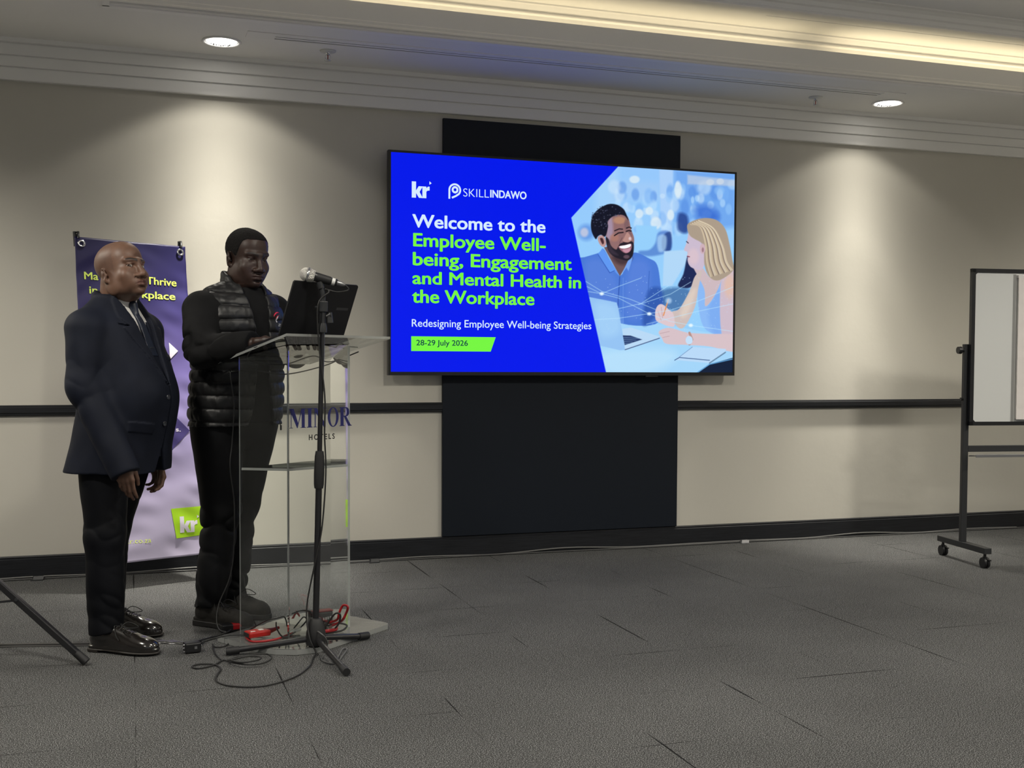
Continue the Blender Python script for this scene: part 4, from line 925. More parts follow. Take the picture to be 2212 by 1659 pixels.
class Field:
    def __init__(s, xs, ys, zs):
        s.ax = [np.asarray(a, np.float32) for a in (xs, ys, zs)]; s.d = np.full([len(a) for a in s.ax], .3, np.float32)

    def region(s, lo, hi):
        sl = tuple(slice(max(int(np.searchsorted(a, l)) - 1, 0), min(int(np.searchsorted(a, h)) + 1, len(a))) for a, l, h in zip(s.ax, lo, hi))
        X, Y, Z = (s.ax[i][sl[i]].reshape([-1 if j == i else 1 for j in range(3)]) for i in range(3)); return sl, X, Y, Z

    def put(s, fn, lo, hi, k=0.0, op='add'):
        pad = k + .006; sl, X, Y, Z = s.region(np.array(lo) - pad, np.array(hi) + pad)
        if any(q.stop <= q.start for q in sl): return s
        b = fn(X, Y, Z).astype(np.float32); a = s.d[sl]
        s.d[sl] = smin(a, b, k) if op == 'add' else (-smin(-a, b, k) if op == 'cut' else -smin(-a, -b, k)); return s

    def cap(s, a, b, ra, rb=None, k=.01, op='add', T=None):
        """tapered round limb from a to b"""
        rb = ra if rb is None else rb; a, b = np.array(a, float), np.array(b, float)
        if T is not None: a, b = T[0] @ a * T[2] + T[1], T[0] @ b * T[2] + T[1]; ra, rb = ra * T[2], rb * T[2]; k = k * T[2]
        e = b - a; L = e @ e + 1e-12; r = max(ra, rb)

        def fn(X, Y, Z):
            t = np.clip(((X - a[0]) * e[0] + (Y - a[1]) * e[1] + (Z - a[2]) * e[2]) / L, 0, 1)
            return np.sqrt((X - a[0] - t * e[0]) ** 2 + (Y - a[1] - t * e[1]) ** 2 + (Z - a[2] - t * e[2]) ** 2) - (ra + (rb - ra) * t)
        return s.put(fn, np.minimum(a, b) - r, np.maximum(a, b) + r, k, op)

    def chain(s, pts, rs, k=.02, T=None):
        for i in range(len(pts) - 1): s.cap(pts[i], pts[i + 1], rs[i], rs[i + 1], k, 'add', T)
        return s

    def plane(s, p, u, rad, k=.002):
        """cut everything beyond p along u, within rad of the axis"""
        p, u = np.array(p, float), np.array(u, float); u = u / np.linalg.norm(u)

        def fn(X, Y, Z):
            x, y, z = X - p[0], Y - p[1], Z - p[2]; t = x * u[0] + y * u[1] + z * u[2]; r2 = np.maximum(x * x + y * y + z * z - t * t, 0)
            return np.maximum(np.maximum(-t, t - .14), np.sqrt(r2) - rad)
        return s.put(fn, p - .17, p + .17, k, 'cut')

    def lift(s, pf, off, lo, hi, fn=None):
        """raise what lies in front inside a drawn outline by off"""
        sl, X, Y, Z = s.region(lo, hi); b = s.d[sl]; s.d[sl] = np.minimum(b, np.maximum(np.maximum(b - off, -(b + .012)), np.maximum(pf(X, Z) + 0 * Y, Y))).astype(np.float32); return s

    def ell(s, c, r, k=.01, op='add', R=None, T=None):
        """ellipsoid, optionally turned by R; T = (rotation, origin, scale) of a local frame"""
        c, r = np.array(c, float), np.array(r, float); R = np.eye(3) if R is None else R
        if T is not None: c = T[0] @ c * T[2] + T[1]; R = T[0] @ R; r = r * T[2]; k = k * T[2]
        B = np.sqrt((R ** 2) @ (r ** 2)); Ri = R.T

        def fn(X, Y, Z):
            x, y, z = X - c[0], Y - c[1], Z - c[2]
            p = [Ri[i, 0] * x + Ri[i, 1] * y + Ri[i, 2] * z for i in range(3)]
            k0 = np.sqrt(sum((p[i] / r[i]) ** 2 for i in range(3))); k1 = np.sqrt(sum((p[i] / r[i] ** 2) ** 2 for i in range(3)))
            return k0 * (k0 - 1) / np.maximum(k1, 1e-6)
        return s.put(fn, c - B, c + B, k, op)

    def mesh(s, name, smooth=1):
        xs, ys, zs = s.ax; d = s.d; sg = d < 0; nx, ny, nz = d.shape; cells = {}
        N = (nx - 1) * (ny - 1) * (nz - 1); cid = lambda i, j, k: (i * (ny - 1) + j) * (nz - 1) + k
        ids, pos, quads = [], [], []
        A = [xs, ys, zs]
        for ax in range(3):
            lo = [slice(None)] * 3; hi = [slice(None)] * 3; lo[ax] = slice(0, -1); hi[ax] = slice(1, None)
            I = np.array(np.nonzero(sg[tuple(lo)] != sg[tuple(hi)]))
            J = I.copy(); J[ax] += 1; d0 = d[tuple(I)]; d1 = d[tuple(J)]; t = d0 / (d0 - d1)
            P = np.stack([A[q][I[q]] for q in range(3)], 1).astype(np.float64); P[:, ax] += t * (A[ax][J[ax]] - A[ax][I[ax]])
            b, c = (ax + 1) % 3, (ax + 2) % 3; ok = (I[b] > 0) & (I[c] > 0) & (I[b] < d.shape[b] - 1) & (I[c] < d.shape[c] - 1); I = I[:, ok]; P = P[ok]; inside = sg[tuple(I)]
            q4 = []
            for db, dc in ((-1, -1), (0, -1), (0, 0), (-1, 0)):
                K = I.copy(); K[b] += db; K[c] += dc; n = cid(*K); ids.append(n); pos.append(P); q4.append(n)
            q4 = np.stack(q4, 1); q4[~inside] = q4[~inside][:, ::-1]; quads.append(q4)
        ids = np.concatenate(ids); pos = np.concatenate(pos); quads = np.concatenate(quads)
        u, inv = np.unique(ids, return_inverse=True); cnt = np.bincount(inv, minlength=len(u))
        V = np.stack([np.bincount(inv, pos[:, i], len(u)) / cnt for i in range(3)], 1)
        quads = np.searchsorted(u, quads)
        for _ in range(smooth):
            e = np.concatenate([quads[:, [0, 1]], quads[:, [1, 2]], quads[:, [2, 3]], quads[:, [3, 0]]]); n = np.bincount(e.ravel(), minlength=len(V))
            S = np.stack([np.bincount(e[:, 0], V[e[:, 1], i], len(V)) + np.bincount(e[:, 1], V[e[:, 0], i], len(V)) for i in range(3)], 1); V = V * .5 + .5 * S / n[:, None]
        return raw_mesh(name, V, quads, True)

    def front(s, x, z, ysign=-1):
        """y of the outermost surface met from the front at (x, z)"""
        i = int(np.clip(np.searchsorted(s.ax[0], x), 1, len(s.ax[0]) - 1)); k = int(np.clip(np.searchsorted(s.ax[2], z), 1, len(s.ax[2]) - 1)); col = s.d[i, :, k]
        j = np.nonzero(col < 0)[0]
        if not len(j): return None
        j = j[0]; return float(s.ax[1][j - 1] + (s.ax[1][j] - s.ax[1][j - 1]) * col[j - 1] / (col[j - 1] - col[j]))


def axis(parts):
    """grid axis from (start, stop, step) runs"""
    o = []
    for a, b, h in parts: o += list(np.arange(a, b - h * .4, h))
    return np.array(o + [parts[-1][1]])


def poly2(pts):
    pts = np.array(pts, float)

    def fn(x, z):
        x, z = np.broadcast_arrays(x, z); d = np.full(x.shape, 1e9); s = np.ones(x.shape)
        for i in range(len(pts)):
            a, c = pts[i], pts[i - 1]; ex, ey = c - a; wx, wy = x - a[0], z - a[1]; t = np.clip((wx * ex + wy * ey) / (ex * ex + ey * ey + 1e-12), 0, 1)
            d = np.minimum(d, (wx - ex * t) ** 2 + (wy - ey * t) ** 2); c1, c2, c3 = z >= a[1], z < c[1], ex * wy > ey * wx
            s = np.where((c1 & c2 & c3) | (~c1 & ~c2 & ~c3), -s, s)
        return np.sqrt(d) * s
    return fn


class Loft:
    """stack of rounded sections: rows of z, cx, cy, half width, front depth, back depth"""

    def __init__(s, rows, n=2.3):
        r = np.array(rows, float); r = r[np.argsort(r[:, 0])]; zz = np.linspace(r[0, 0], r[-1, 0], 200); P = []
        sp = np.array(spline(r, 12)); o = np.argsort(sp[:, 0]); s.t = sp[o]; s.n = n; s.z0, s.z1 = r[0, 0], r[-1, 0]
        s.lo = (r[:, 1] - r[:, 3]).min(), (r[:, 2] - r[:, 4]).min(), s.z0; s.hi = (r[:, 1] + r[:, 3]).max(), (r[:, 2] + r[:, 5]).max(), s.z1

    def __call__(s, X, Y, Z, off=0.0):
        g = lambda c: np.interp(Z, s.t[:, 0], s.t[:, c]); cx, cy, rx, rf, rb = (g(c) for c in range(1, 6))
        x = np.abs(X - cx); y = Y - cy; ry = np.where(y < 0, rf, rb)
        k = ((x / rx) ** s.n + (np.abs(y) / ry) ** s.n) ** (1 / s.n)
        gr = np.sqrt((x / rx ** 2) ** 2 + (y / ry ** 2) ** 2) / np.maximum(np.sqrt((x / rx) ** 2 + (y / ry) ** 2), 1e-4)
        d = (k - 1) / np.maximum(gr, 1e-3) - off
        return np.maximum(d, np.maximum(s.z0 - Z - off, Z - s.z1 - off))

    def into(s, F, k=.02, off=0.0, op='add'): return F.put(lambda X, Y, Z: s(X, Y, Z, off), np.array(s.lo) - off - .01, np.array(s.hi) + off + .01, k, op)


# ------------------------------------------------------------------ anatomy
def sculpt_head(F, T, full=1.0, jaw=1.0, nose=1.0, lid=.0030, brow=0.0, grump=0.0, ear=-.012):
    """head in its own frame: eyes at z = 0, face towards -y, ears at x = +-.076"""
    E = lambda c, r, k=.01, op='add', R=None: F.ell(c, r, k, op, R, T)
    Cc = lambda a, b, ra, rb=None, k=.008, op='add': F.cap(a, b, ra, rb, k, op, T)
    E((0, .020, .036), (.0755, .098, .084), .0); E((0, -.030, .045), (.066, .058, .062), .03)
    E((0, -.022, -.030), (.064 * full, .072, .075), .03); E((0, -.034, -.078), (.053 * full * jaw, .052, .040), .03)
    E((0, -.079, -.102), (.022 * jaw, .021, .0165), .018)
    for s in (-1, 1):
        E((s * .058 * full, -.006, -.070), (.013, .030, .034), .03)                         # jaw angle
        E((s * .042 * full, -.066, -.036), (.026 * full, .020, .024), .028)                   # cheek
        E((s * .030 * full, -.066, -.064), (.018 * full, .018, .022), .022)
        Cc((s * .012, -.092, .022), (s * .047, -.077, .023), .0095, .0085, .014)             # brow ridge
        E((s * .0325, -.0945, .001), (.019, .013, .0125), .010, 'cut')                         # socket
        E((s * .0325, -.0735, .0), (.0150, .0150, .0150), .002)                               # lids over the eyeball
        F.put(lambda X, Y, Z, s=s: _slit(X, Y, Z, T, s, lid), *_around(T, (s * .0325, -.088, 0), .022), .0008, 'cut')
        Cc((s * .018, -.089, .0125), (s * .046, -.081, .0085), .0034, .0024, .004)            # upper lid fold
        Cc((s * .020, -.087, -.0135), (s * .044, -.080, -.0110), .0022, .0018, .007)          # bag under the eye
    E((0, -.092, .016), (.014, .010, .016), .012)
    Cc((0, -.094, .004), (0, -.111 * 1, -.034), .0075 * nose, .0115 * nose, .010)
    E((0, -.112, -.0395), (.0135 * nose, .0125, .0115), .007)
    for s in (-1, 1):
        E((s * .0145 * nose, -.1005, -.0430), (.0118 * nose, .0130, .0096), .006)
        E((s * .0075 * nose, -.1080, -.0520), (.0044, .0060, .0036), .003, 'cut')
        Cc((s * .020, -.100, -.040), (s * .034, -.083, -.068), .0022, .0018, .006, 'cut')     # fold beside the nose
    E((0, -.080, -.072), (.032, .022, .022), .018)                                             # muzzle
    Cc((0, -.104, -.056), (0, -.103, -.061), .0022, .0022, .004, 'cut')
    for s in (-1, 1):
        Cc((0, -.1035, -.0655), (s * .0135, -.1005, -.0655), .0052, .0052, .004); Cc((s * .0135, -.1005, -.0655), (s * .0265, -.0890, -.0715 - grump), .0050, .0022, .004)
        Cc((0, -.1020, -.0785), (s * .0130, -.0995, -.0780), .0066, .0058, .004); Cc((s * .0130, -.0995, -.0780), (s * .0245, -.0890, -.0735 - grump), .0056, .0022, .004)
        Cc((0, -.1085, -.0718), (s * .014, -.1055, -.0716), .0014, .0013, .002, 'cut'); Cc((s * .014, -.1055, -.0716), (s * .0275, -.0915, -.0728 - grump), .0013, .0016, .002, 'cut')
    E((0, -.098, -.0905), (.018, .006, .0035), .006, 'cut')
    for s in (-1, 1):                                                                           # ears
        Re = rotm(-8, 0, 0) @ rotm(0, 0, s * 33); c = np.array((s * .0800, .018, ear))
        E(c, (.0085, .021, .0325), .006, 'add', Re); E(c + (s * .008, -.003, .004), (.0075, .0135, .0215), .003, 'cut', Re)
        E(c + (s * .001, .004, .002), (.0055, .010, .017), .003, 'add', Re); E(c + (s * .006, -.007, -.004), (.006, .0062, .010), .003, 'cut', Re)
        E(c + (0, -.011, -.026), (.0065, .008, .010), .005, 'add', Re); E(c + (s * .003, -.017, -.002), (.005, .0045, .007), .004, 'add', Re)


def _loc(X, Y, Z, T):
    R = T[0]; x, y, z = X - T[1][0], Y - T[1][1], Z - T[1][2]
    return [(R[0, i] * x + R[1, i] * y + R[2, i] * z) / T[2] for i in range(3)]


def _around(T, c, r):
    c = T[0] @ np.array(c) * T[2] + T[1]; return c - r * T[2], c + r * T[2]


def _slit(X, Y, Z, T, s, lid):
    x, y, z = _loc(X, Y, Z, T); u = (x - s * .0325) / .0138; zc = -.0006 + .0016 * s * (x - s * .0325) / .0138
    return (np.sqrt(u * u + ((z - zc) / np.where(z > zc, lid * 1.15, lid)) ** 2) - 1) * lid * .8 + np.maximum(0, y + .070)


def pigment(me, T, lips, brows, base=(1, 1, 1), extra=()):
    """pigment of lips, brows, beard shadow per vertex"""
    n = len(me.vertices); v = np.empty(n * 3, np.float32); me.vertices.foreach_get('co', v); v = v.reshape(-1, 3)
    x, y, z = _loc(v[:, 0], v[:, 1], v[:, 2], T); c = np.ones((n, 4), np.float32); c[:, :3] = base
    def mixin(w, col): c[:, :3] = c[:, :3] * (1 - w[:, None]) + np.array(col) * w[:, None]
    ss = lambda d, a: np.clip(.5 - d / a, 0, 1)
    face = (y < -.055)
    mixin(ss(np.sqrt((x / .029) ** 2 + ((z + .0722) / .0125) ** 2) - 1, .5) * face, lips)
    for s in (-1, 1):
        t = np.clip((s * x - .013) / .036, 0, 1); zc = .0235 + .006 * np.sin(t * 2.4) - .002; d = np.abs(z - zc) / (.0062 * (1 - .45 * t)); w = ss(d - 1, .8) * face * (s * x > .008) * (s * x < .055) * ss(np.abs(s * x - .0315) / .023 - 1, .25)
        mixin(w, brows)
    for f in extra: f(x, y, z, mixin, ss)
    a = me.color_attributes.new('pigment', 'FLOAT_COLOR', 'POINT'); a.data.foreach_set('color', c.ravel())


def sculpt_hand(F, wrist, fdir, pdir, side, curl, scale=1.0, spread=0.0, thumb=(.7, .55, .35)):
    """wrist point, direction of the fingers, direction the palm faces, side = direction of the thumb"""
    f = np.array(fdir, float); f /= np.linalg.norm(f); p = np.array(pdir, float); p -= f * (p @ f); p /= np.linalg.norm(p); s = np.cross(f, p); s = s if s @ np.array(side) > 0 else -s
    w = np.array(wrist, float); S = scale
    kn = []
    for i, (so, kf) in enumerate(((.029, .088), (.0098, .092), (-.0095, .088), (-.0280, .080))):
        k_ = w + (f * kf + s * so * (1 + spread) - p * .004 * (1 - abs(i - 1.2) * .3)) * S; kn.append(k_)
        F.cap(w + (f * .006 + s * so * .55) * S, k_, .0155 * S, .0118 * S, .012 * S)
    F.ell(w + (f * .030 + s * .020 + p * .012) * S, np.array((.017, .017, .026)) * S, .014 * S); F.ell(w + (f * .040 - s * .020 + p * .009) * S, np.array((.015, .015, .030)) * S, .014 * S)
    for i, k_ in enumerate(kn):
        L = ((.043, .026, .021), (.047, .029, .022), (.043, .027, .021), (.034, .021, .018))[i]; a = 0.0; q = k_; r = (.0098, .0100, .0095, .0084)[i]
        cu = curl[i] if hasattr(curl[i], '__len__') else (curl[i] * .8, curl[i] * 1.0, curl[i] * .6)
        sp = s * spread * (.24, .06, -.10, -.26)[i]
        for j in range(3):
            a += math.radians(cu[j]); dv = (f + sp) * math.cos(a) + p * math.sin(a); e = q + dv * L[j] * S
            F.cap(q, e, r * S, r * (.90, .92, .86)[j] * S, .0028 * S if j else .007 * S); r *= (.90, .92, .86)[j]; q = e
    q = w + (f * .022 + s * .026 + p * .008) * S; tv = f * thumb[0] + s * thumb[1] + p * thumb[2]; tv /= np.linalg.norm(tv); r = .0125
    for j, L in enumerate((.040, .033, .027)):
        d_ = tv if j == 0 else tv * .92 + f * .30 - s * .22 * j + p * .05; d_ = d_ / np.linalg.norm(d_); e = q + d_ * L * S
        F.cap(q, e, r * S, r * .88 * S, .010 * S if j == 0 else .003 * S); r *= .88; q = e


def eye_pair(parent, T, look, skin):
    """eyeballs with iris and pupil, looking along the given direction"""
    sc, ir, pu = mat('eye_white', skin, .3), mat('iris_brown', (.02, .010, .006), .2), mat('pupil', (.002, .002, .002), .15)
    for s in (-1, 1):
        c = T[0] @ np.array((s * .0325, -.0735, 0)) * T[2] + T[1]; d = np.array(look, float); d /= np.linalg.norm(d); r = .0140 * T[2]
        q = MB(); A = [(math.sin(a) * r, math.cos(a) * r) for a in np.linspace(0, math.pi, 19)]
        q.lathe([(A[i][0], A[i][1]) for i in range(0, 19)], tuple(c), tuple(d), 24); q.build('eyeball', sc, parent)
        q = MB(); q.lathe([(0, r * 1.0)] + [(math.sin(a) * r * 1.004, math.cos(a) * r * 1.004) for a in np.linspace(.02, .58, 7)], tuple(c), tuple(d), 20); eb = q.build('iris', ir, parent)


def shoe(parent, ankle, yaw, mats, name, L=.285, sneaker=False):
    """lace-up shoe, heel behind, toe forward; returns its object"""
    R = rotm(0, 0, yaw); o = np.array((ankle[0], ankle[1], 0.0)); T = (R, o, L / .285)
    F = Field(axis([(-.09, .09, .003)]), axis([(-.245, .10, .003)]), axis([(-.006, .15, .003)])); I = (np.eye(3), np.zeros(3), 1.0)
    z0 = .026 if not sneaker else .030
    F.ell((0, .035, z0 + .020), (.034, .042, .045), 0); F.ell((0, -.02, z0 + .018), (.035, .06, .040), .02); F.ell((.002, -.105, z0 + .008), (.045, .070, .034), .03)
    F.ell((.003, -.160, z0 + .004), (.041, .050, .029 if not sneaker else .036), .03); F.cap((0, .02, .05), (0, .022, .112), .036, .040, .02); F.cap((0, -.03, .075), (0, -.105, .055), .025, .020, .03)
    F.put(lambda X, Y, Z: (z0 - .004) - Z + 0 * X + 0 * Y, (-.1, -.25, -.1), (.1, .1, .2), 0, 'keep')
    F.cap((0, .024, .20), (0, .024, .112), .034, .030, .004, 'cut')
    out = [(-.028, .070), (.028, .070), (.036, .04), (.034, -.02), (.047, -.10), (.047, -.15), (.034, -.195), (.010, -.212), (-.014, -.208), (-.036, -.175), (-.044, -.12), (-.034, -.04), (-.036, .03)]
    pf = poly2([(x, y) for x, y, *_ in spline([(a, b, 0) for a, b in out], 4, True)])
    F.d = np.minimum(F.d, np.maximum(pf(F.ax[0][:, None, None], F.ax[1][None, :, None]), np.abs(F.ax[2][None, None, :] - .019 - (.006 if sneaker else 0)) - (.006 if not sneaker else .010)).astype(np.float32))
    me = F.mesh(name, 1); _xf(me, T); me.materials.append(mats[0]); sh = link(name, me, parent)
    F2 = Field(axis([(-.09, .09, .003)]), axis([(-.25, .10, .003)]), axis([(-.006, .05, .002)]))
    hh = .013 if not sneaker else .022
    X, Y, Z = (F2.ax[0][:, None, None], F2.ax[1][None, :, None], F2.ax[2][None, None, :])
    pr = np.maximum(pf(X, Y) - .004, np.abs(Z - hh / 2 - .001) - hh / 2)
    if not sneaker: pr = np.maximum(pr, -np.maximum(np.abs(Y - .0) - .022, Z - .008)); pr = np.maximum(pr, -np.maximum(Y + .02, np.abs(Z) - .006 + 0 * X))
    F2.d = pr.astype(np.float32); me = F2.mesh('sole', 1); _xf(me, T); me.materials.append(mats[1]); link('sole', me, sh)
    q = MB(); tr = lambda p: R @ np.array(p) * T[2] + o
    for k in range(5):
        y = -.045 - k * .016; z = F.ax[2][np.nonzero(F.d[30, int(np.searchsorted(F.ax[1], y))] < 0)[0].max()] + .002
        q.tube([tr((-.020, y + .004, z - .009)), tr((-.008, y, z)), tr((.008, y - .003, z)), tr((.020, y - .006, z - .009))], .0022, 6)
    z = .094
    for s in (-1, 1):
        q.tube([tr(p) for p in spline([(0, -.052, z), (s * .022, -.070, z + .016), (s * .036, -.105, z - .002), (s * .028, -.085, z - .008), (0, -.054, z)], 5)], .0018, 6); q.tube([tr(p) for p in spline([(0, -.052, z), (s * .020, -.04, z + .008), (s * .040, -.060, z - .022), (s * .041, -.072, z - .040)], 5)], .0018, 6)
    q.build('laces', mats[2], sh)
    return sh


def _xf(me, T):
    n = len(me.vertices); v = np.empty(n * 3); me.vertices.foreach_get('co', v); v = v.reshape(-1, 3) * T[2] @ T[0].T + T[1]; me.vertices.foreach_set('co', v.ravel()); me.update()
def ruffle(F, fn, band=.03):
    """push the surface in and out where it runs"""
    I = np.nonzero(np.abs(F.d) < band); p = [F.ax[i][I[i]] for i in range(3)]; F.d[I] += fn(*p).astype(np.float32); return F


def crease(n, p=4):
    return (1 - np.abs(n)) ** p


def seg_w(x, y, z, a, b, r):
    """1 near the segment a-b, 0 beyond r"""
    a, b = np.array(a), np.array(b); e = b - a; t = np.clip(((x - a[0]) * e[0] + (y - a[1]) * e[1] + (z - a[2]) * e[2]) / (e @ e), 0, 1)
    d = np.sqrt((x - a[0] - t * e[0]) ** 2 + (y - a[1] - t * e[1]) ** 2 + (z - a[2] - t * e[2]) ** 2); return np.clip(1.5 - d / r, 0, 1), t


def garment(F, name, m, parent, smooth=1):
    me = F.mesh(name, smooth); me.materials.append(m); return link(name, me, parent)


def skin_mat(name, col, rough=.42):
    m = mat(name, col, rough, spec=.5, noise=(38, .12, (1, 1, 1)), bump=(160, .12, .0012), attr='pigment'); b = m.node_tree.nodes['Principled BSDF']
    b.inputs['Subsurface Weight'].default_value = .12; b.inputs['Subsurface Radius'].default_value = (.010, .004, .002); b.inputs['Subsurface Scale'].default_value = .35; return m


def shell(L, pf, off, depth=.02):
    """thin layer lying on the front of a lofted torso inside a drawn outline"""
    return lambda X, Y, Z: np.maximum(np.maximum(L(X, Y, Z, off), -(L(X, Y, Z, off) + depth)), np.maximum(pf(X, Z) + 0 * Y, Y + .0 * X + .0))


# ------------------------------------------------------------------ the man in the navy suit
def man_in_suit():
    t = empty('person', (-.045, -1.55, 0), math.radians(53), 'man in navy suit, white shirt and dark tie standing with arms hanging', 'person')
    sk = skin_mat('warm_brown_skin', (.140, .074, .049), .50)
    TH = (rotm(-11, 0, -8), np.array((-.018, -.030, 1.487)), .97)
    zax = axis([(-.01, .57, .02), (.57, .79, .003), (.79, 1.33, .02), (1.33, 1.66, .0026)])
    F = Field(axis([(-.33, .33, .003)]), axis([(-.30, .21, .003)]), zax)
    # hidden body under the clothes, one surface with head and hands
    Loft([(.76, 0, 0, .15, .12, .11), (1.0, 0, -.01, .15, .14, .10), (1.2, 0, 0, .15, .11, .09), (1.30, 0, .01, .12, .08, .08), (1.36, 0, .01, .05, .05, .05)]).into(F, 0)
    for s in (-1, 1): F.chain([(s * .06, .01, 1.31), (s * .185, .015, 1.265)], [.04, .045], .03)
    RA = [(-.188, .008, 1.250), (-.214, -.010, 1.030), (-.208, -.160, .752)]; LA = [(.192, .015, 1.250), (.238, .035, 1.005), (.216, -.010, .745)]
    for A in (RA, LA): F.chain(A, [.045, .042, .030], .03)
    LEG = {-1: [(-.095, .004, .79), (-.121, -.024, .45), (-.134, -.034, .08)], 1: [(.088, .01, .79), (.060, .098, .45), (.100, .142, .08)]}
    for s in (-1, 1): F.chain(LEG[s], [.085, .058, .042], .03); a = LEG[s][2]; F.cap((a[0], a[1] + .02, .05), (a[0], a[1] - .11, .042), .022, .016, .02)
    sculpt_hand(F, (-.2065, -.176, .752), (.05, -.10, -1), (1, .25, -.1), (0, -1, -.2), [(6, 20, 12), (9, 22, 14), (12, 25, 15), (16, 28, 16)], .84, .05, (.85, .30, .35))
    sculpt_hand(F, (.2150, -.020, .722), (-.02, -.14, -1), (-1, .2, 0), (0, -1, -.2), [(26, 34, 18), (28, 36, 20), (30, 38, 20), (32, 40, 22)], .88, .05, (.85, .30, .35))
    F.cap((0, .016, 1.32), (-.014, .002, 1.44), .060, .056, .03); F.ell((-.008, -.045, 1.388), (.046, .040, .022), .03)
    sculpt_head(F, TH, full=1.06, jaw=1.08, nose=1.16, lid=.0030, grump=.004, ear=-.022)
    me = F.mesh('body', 1)
    side = lambda x, y, z, mx, ss: mx(.55 * ss(np.abs(z - .01) / .055 - 1, .6) * (y > -.03) * (y < .13), (.62, .60, .62))
    chin = lambda x, y, z, mx, ss: mx(.35 * ss(np.sqrt((x / .04) ** 2 + ((z + .098) / .022) ** 2) - 1, .8) * (y < -.05), (.60, .60, .64))
    pigment(me, TH, (.62, .44, .46), (.10, .09, .10), extra=(side, chin)); me.materials.append(sk); body = link('body', me, t)
    cam_dir = TH[0].T @ np.array((0, 0, 0)); look = rotm(0, 0, -53) @ np.array((.12, -1.0, -.06))
    eye_pair(t, TH, look, (.40, .36, .33))
    navy = mat('navy_suit_cloth', (.0068, .0088, .0170), .70, spec=.18, noise=(9, .18, (1, 1, 1)), bump=(900, .10, .0006))
    navd = mat('navy_trouser_cloth', (.0019, .0023, .0040), .66, spec=.16, noise=(9, .2, (1, 1, 1)))
    # jacket
    L = Loft([(.700, 0, .005, .212, .176, .176), (.80, 0, -.002, .202, .178, .152), (.90, 0, -.016, .194, .193, .144), (1.0, 0, -.020, .190, .206, .136), (1.10, 0, -.010, .187, .182, .132), (1.20, 0, .0, .186, .148, .126), (1.275, 0, .006, .172, .124, .112), (1.325, 0, .012, .125, .098, .092), (1.375, 0, .016, .082, .072, .070)], 2.35)
    F = Field(axis([(-.37, .37, .004)]), axis([(-.27, .23, .004)]), axis([(.66, 1.45, .004)])); L.into(F, 0)
    for s in (-1, 1): F.cap((s * .055, .02, 1.348), (s * .178, .014, 1.262), .038, .060, .04)
    RA = RA[:2] + [tuple(np.array(RA[2]) + (np.array(RA[2]) - np.array(RA[1])) * .13)]; LA = LA[:2] + [tuple(np.array(LA[2]) + (np.array(LA[2]) - np.array(LA[1])) * .13)]
    F.chain(RA, [.068, .063, .052], .035); F.chain(LA, [.068, .063, .052], .035)
    for A in (RA, LA):
        a, b_ = np.array(A[1]), np.array(A[2]); u = (b_ - a) / np.linalg.norm(b_ - a); F.plane(b_ + u * .012, u, .085); F.cap(b_ - u * .03, b_ + u * .05, .036, .036, .003, 'cut')

    def folds(x, y, z):
        d = .0035 * vnoise(x * 9, y * 9, z * 6, 1) + .002 * vnoise(x * 22, y * 22, z * 15, 2)
        for A in (RA, LA):
            w, tt = seg_w(x, y, z, A[0], A[1], .085); w2, t2 = seg_w(x, y, z, A[1], A[2], .075)
            d = d + w * .006 * crease(vnoise(x * 5 + z * 5, y * 6 - z * 4, z * 9 + y * 9, 3), 3) * np.clip(tt * 1.6 - .3, .1, 1) + w2 * .006 * crease(vnoise(x * 5 - z * 5, y * 6 + z * 6, z * 9 - y * 9, 4), 3) * np.clip(1.1 - 1.1 * t2, 0, 1) - .003
        return d
    ruffle(F, folds)
    V = poly2([(-.074, 1.43), (-.060, 1.34), (-.036, 1.20), (.004, 1.035), (.020, 1.03), (.046, 1.20), (.062, 1.34), (.074, 1.43)])
    F.put(lambda X, Y, Z: np.maximum(np.maximum(V(X, Z) + 0 * Y, -(L(X, Y, Z) + .020)), Y - .02), (-.2, -.27, .9), (.2, .03, 1.45), .002, 'cut')
    F.cap((0, .020, 1.30), (0, -.006, 1.46), .069, .066, .006, 'cut')
    for s in (-1, 1):
        sx = lambda v: s * v
        lap = poly2([(sx(.074), 1.395), (sx(.060), 1.34), (sx(.040), 1.20), (sx(.0) + .012, 1.03), (sx(.030) + .010, 1.09), (sx(.094), 1.215), (sx(.118), 1.262), (sx(.096), 1.272), (sx(.112), 1.300), (sx(.094), 1.360)])
        F.lift(lap, .0065, (-.16, -.27, 1.0), (.16, .02, 1.42))
        nt_ = poly2([(sx(.088), 1.268), (sx(.122), 1.276), (sx(.124), 1.269), (sx(.088), 1.2655)]); F.put(lambda X, Y, Z: np.maximum(np.maximum(nt_(X, Z) + 0 * Y, -(L(X, Y, Z) + .001)), Y), (-.14, -.2, 1.25), (.14, .0, 1.29), 0, 'cut')
    F.chain([(-.076, -.045, 1.345), (-.080, .005, 1.368), (-.060, .056, 1.392), (0, .080, 1.398), (.060, .056, 1.392), (.080, .005, 1.368), (.076, -.045, 1.345)], [.011, .013, .014, .014, .014, .013, .011], .012)
    edge = poly2([(.016, 1.04), (.020, 1.04), (.030, .80), (.012, .70), (.006, .70), (.024, .80)]); F.put(lambda X, Y, Z: np.maximum(np.maximum(edge(X, Z) + 0 * Y, -(L(X, Y, Z) + .012)), Y), (-.1, -.27, .68), (.1, 0, 1.06), .004, 'cut')
    notch = poly2([(.024, .80), (.055, .68), (-.015, .68)]); F.put(lambda X, Y, Z: np.maximum(np.maximum(notch(X, Z) + 0 * Y, -(L(X, Y, Z) + .05)), Y), (-.1, -.27, .66), (.1, 0, .82), .006, 'cut')
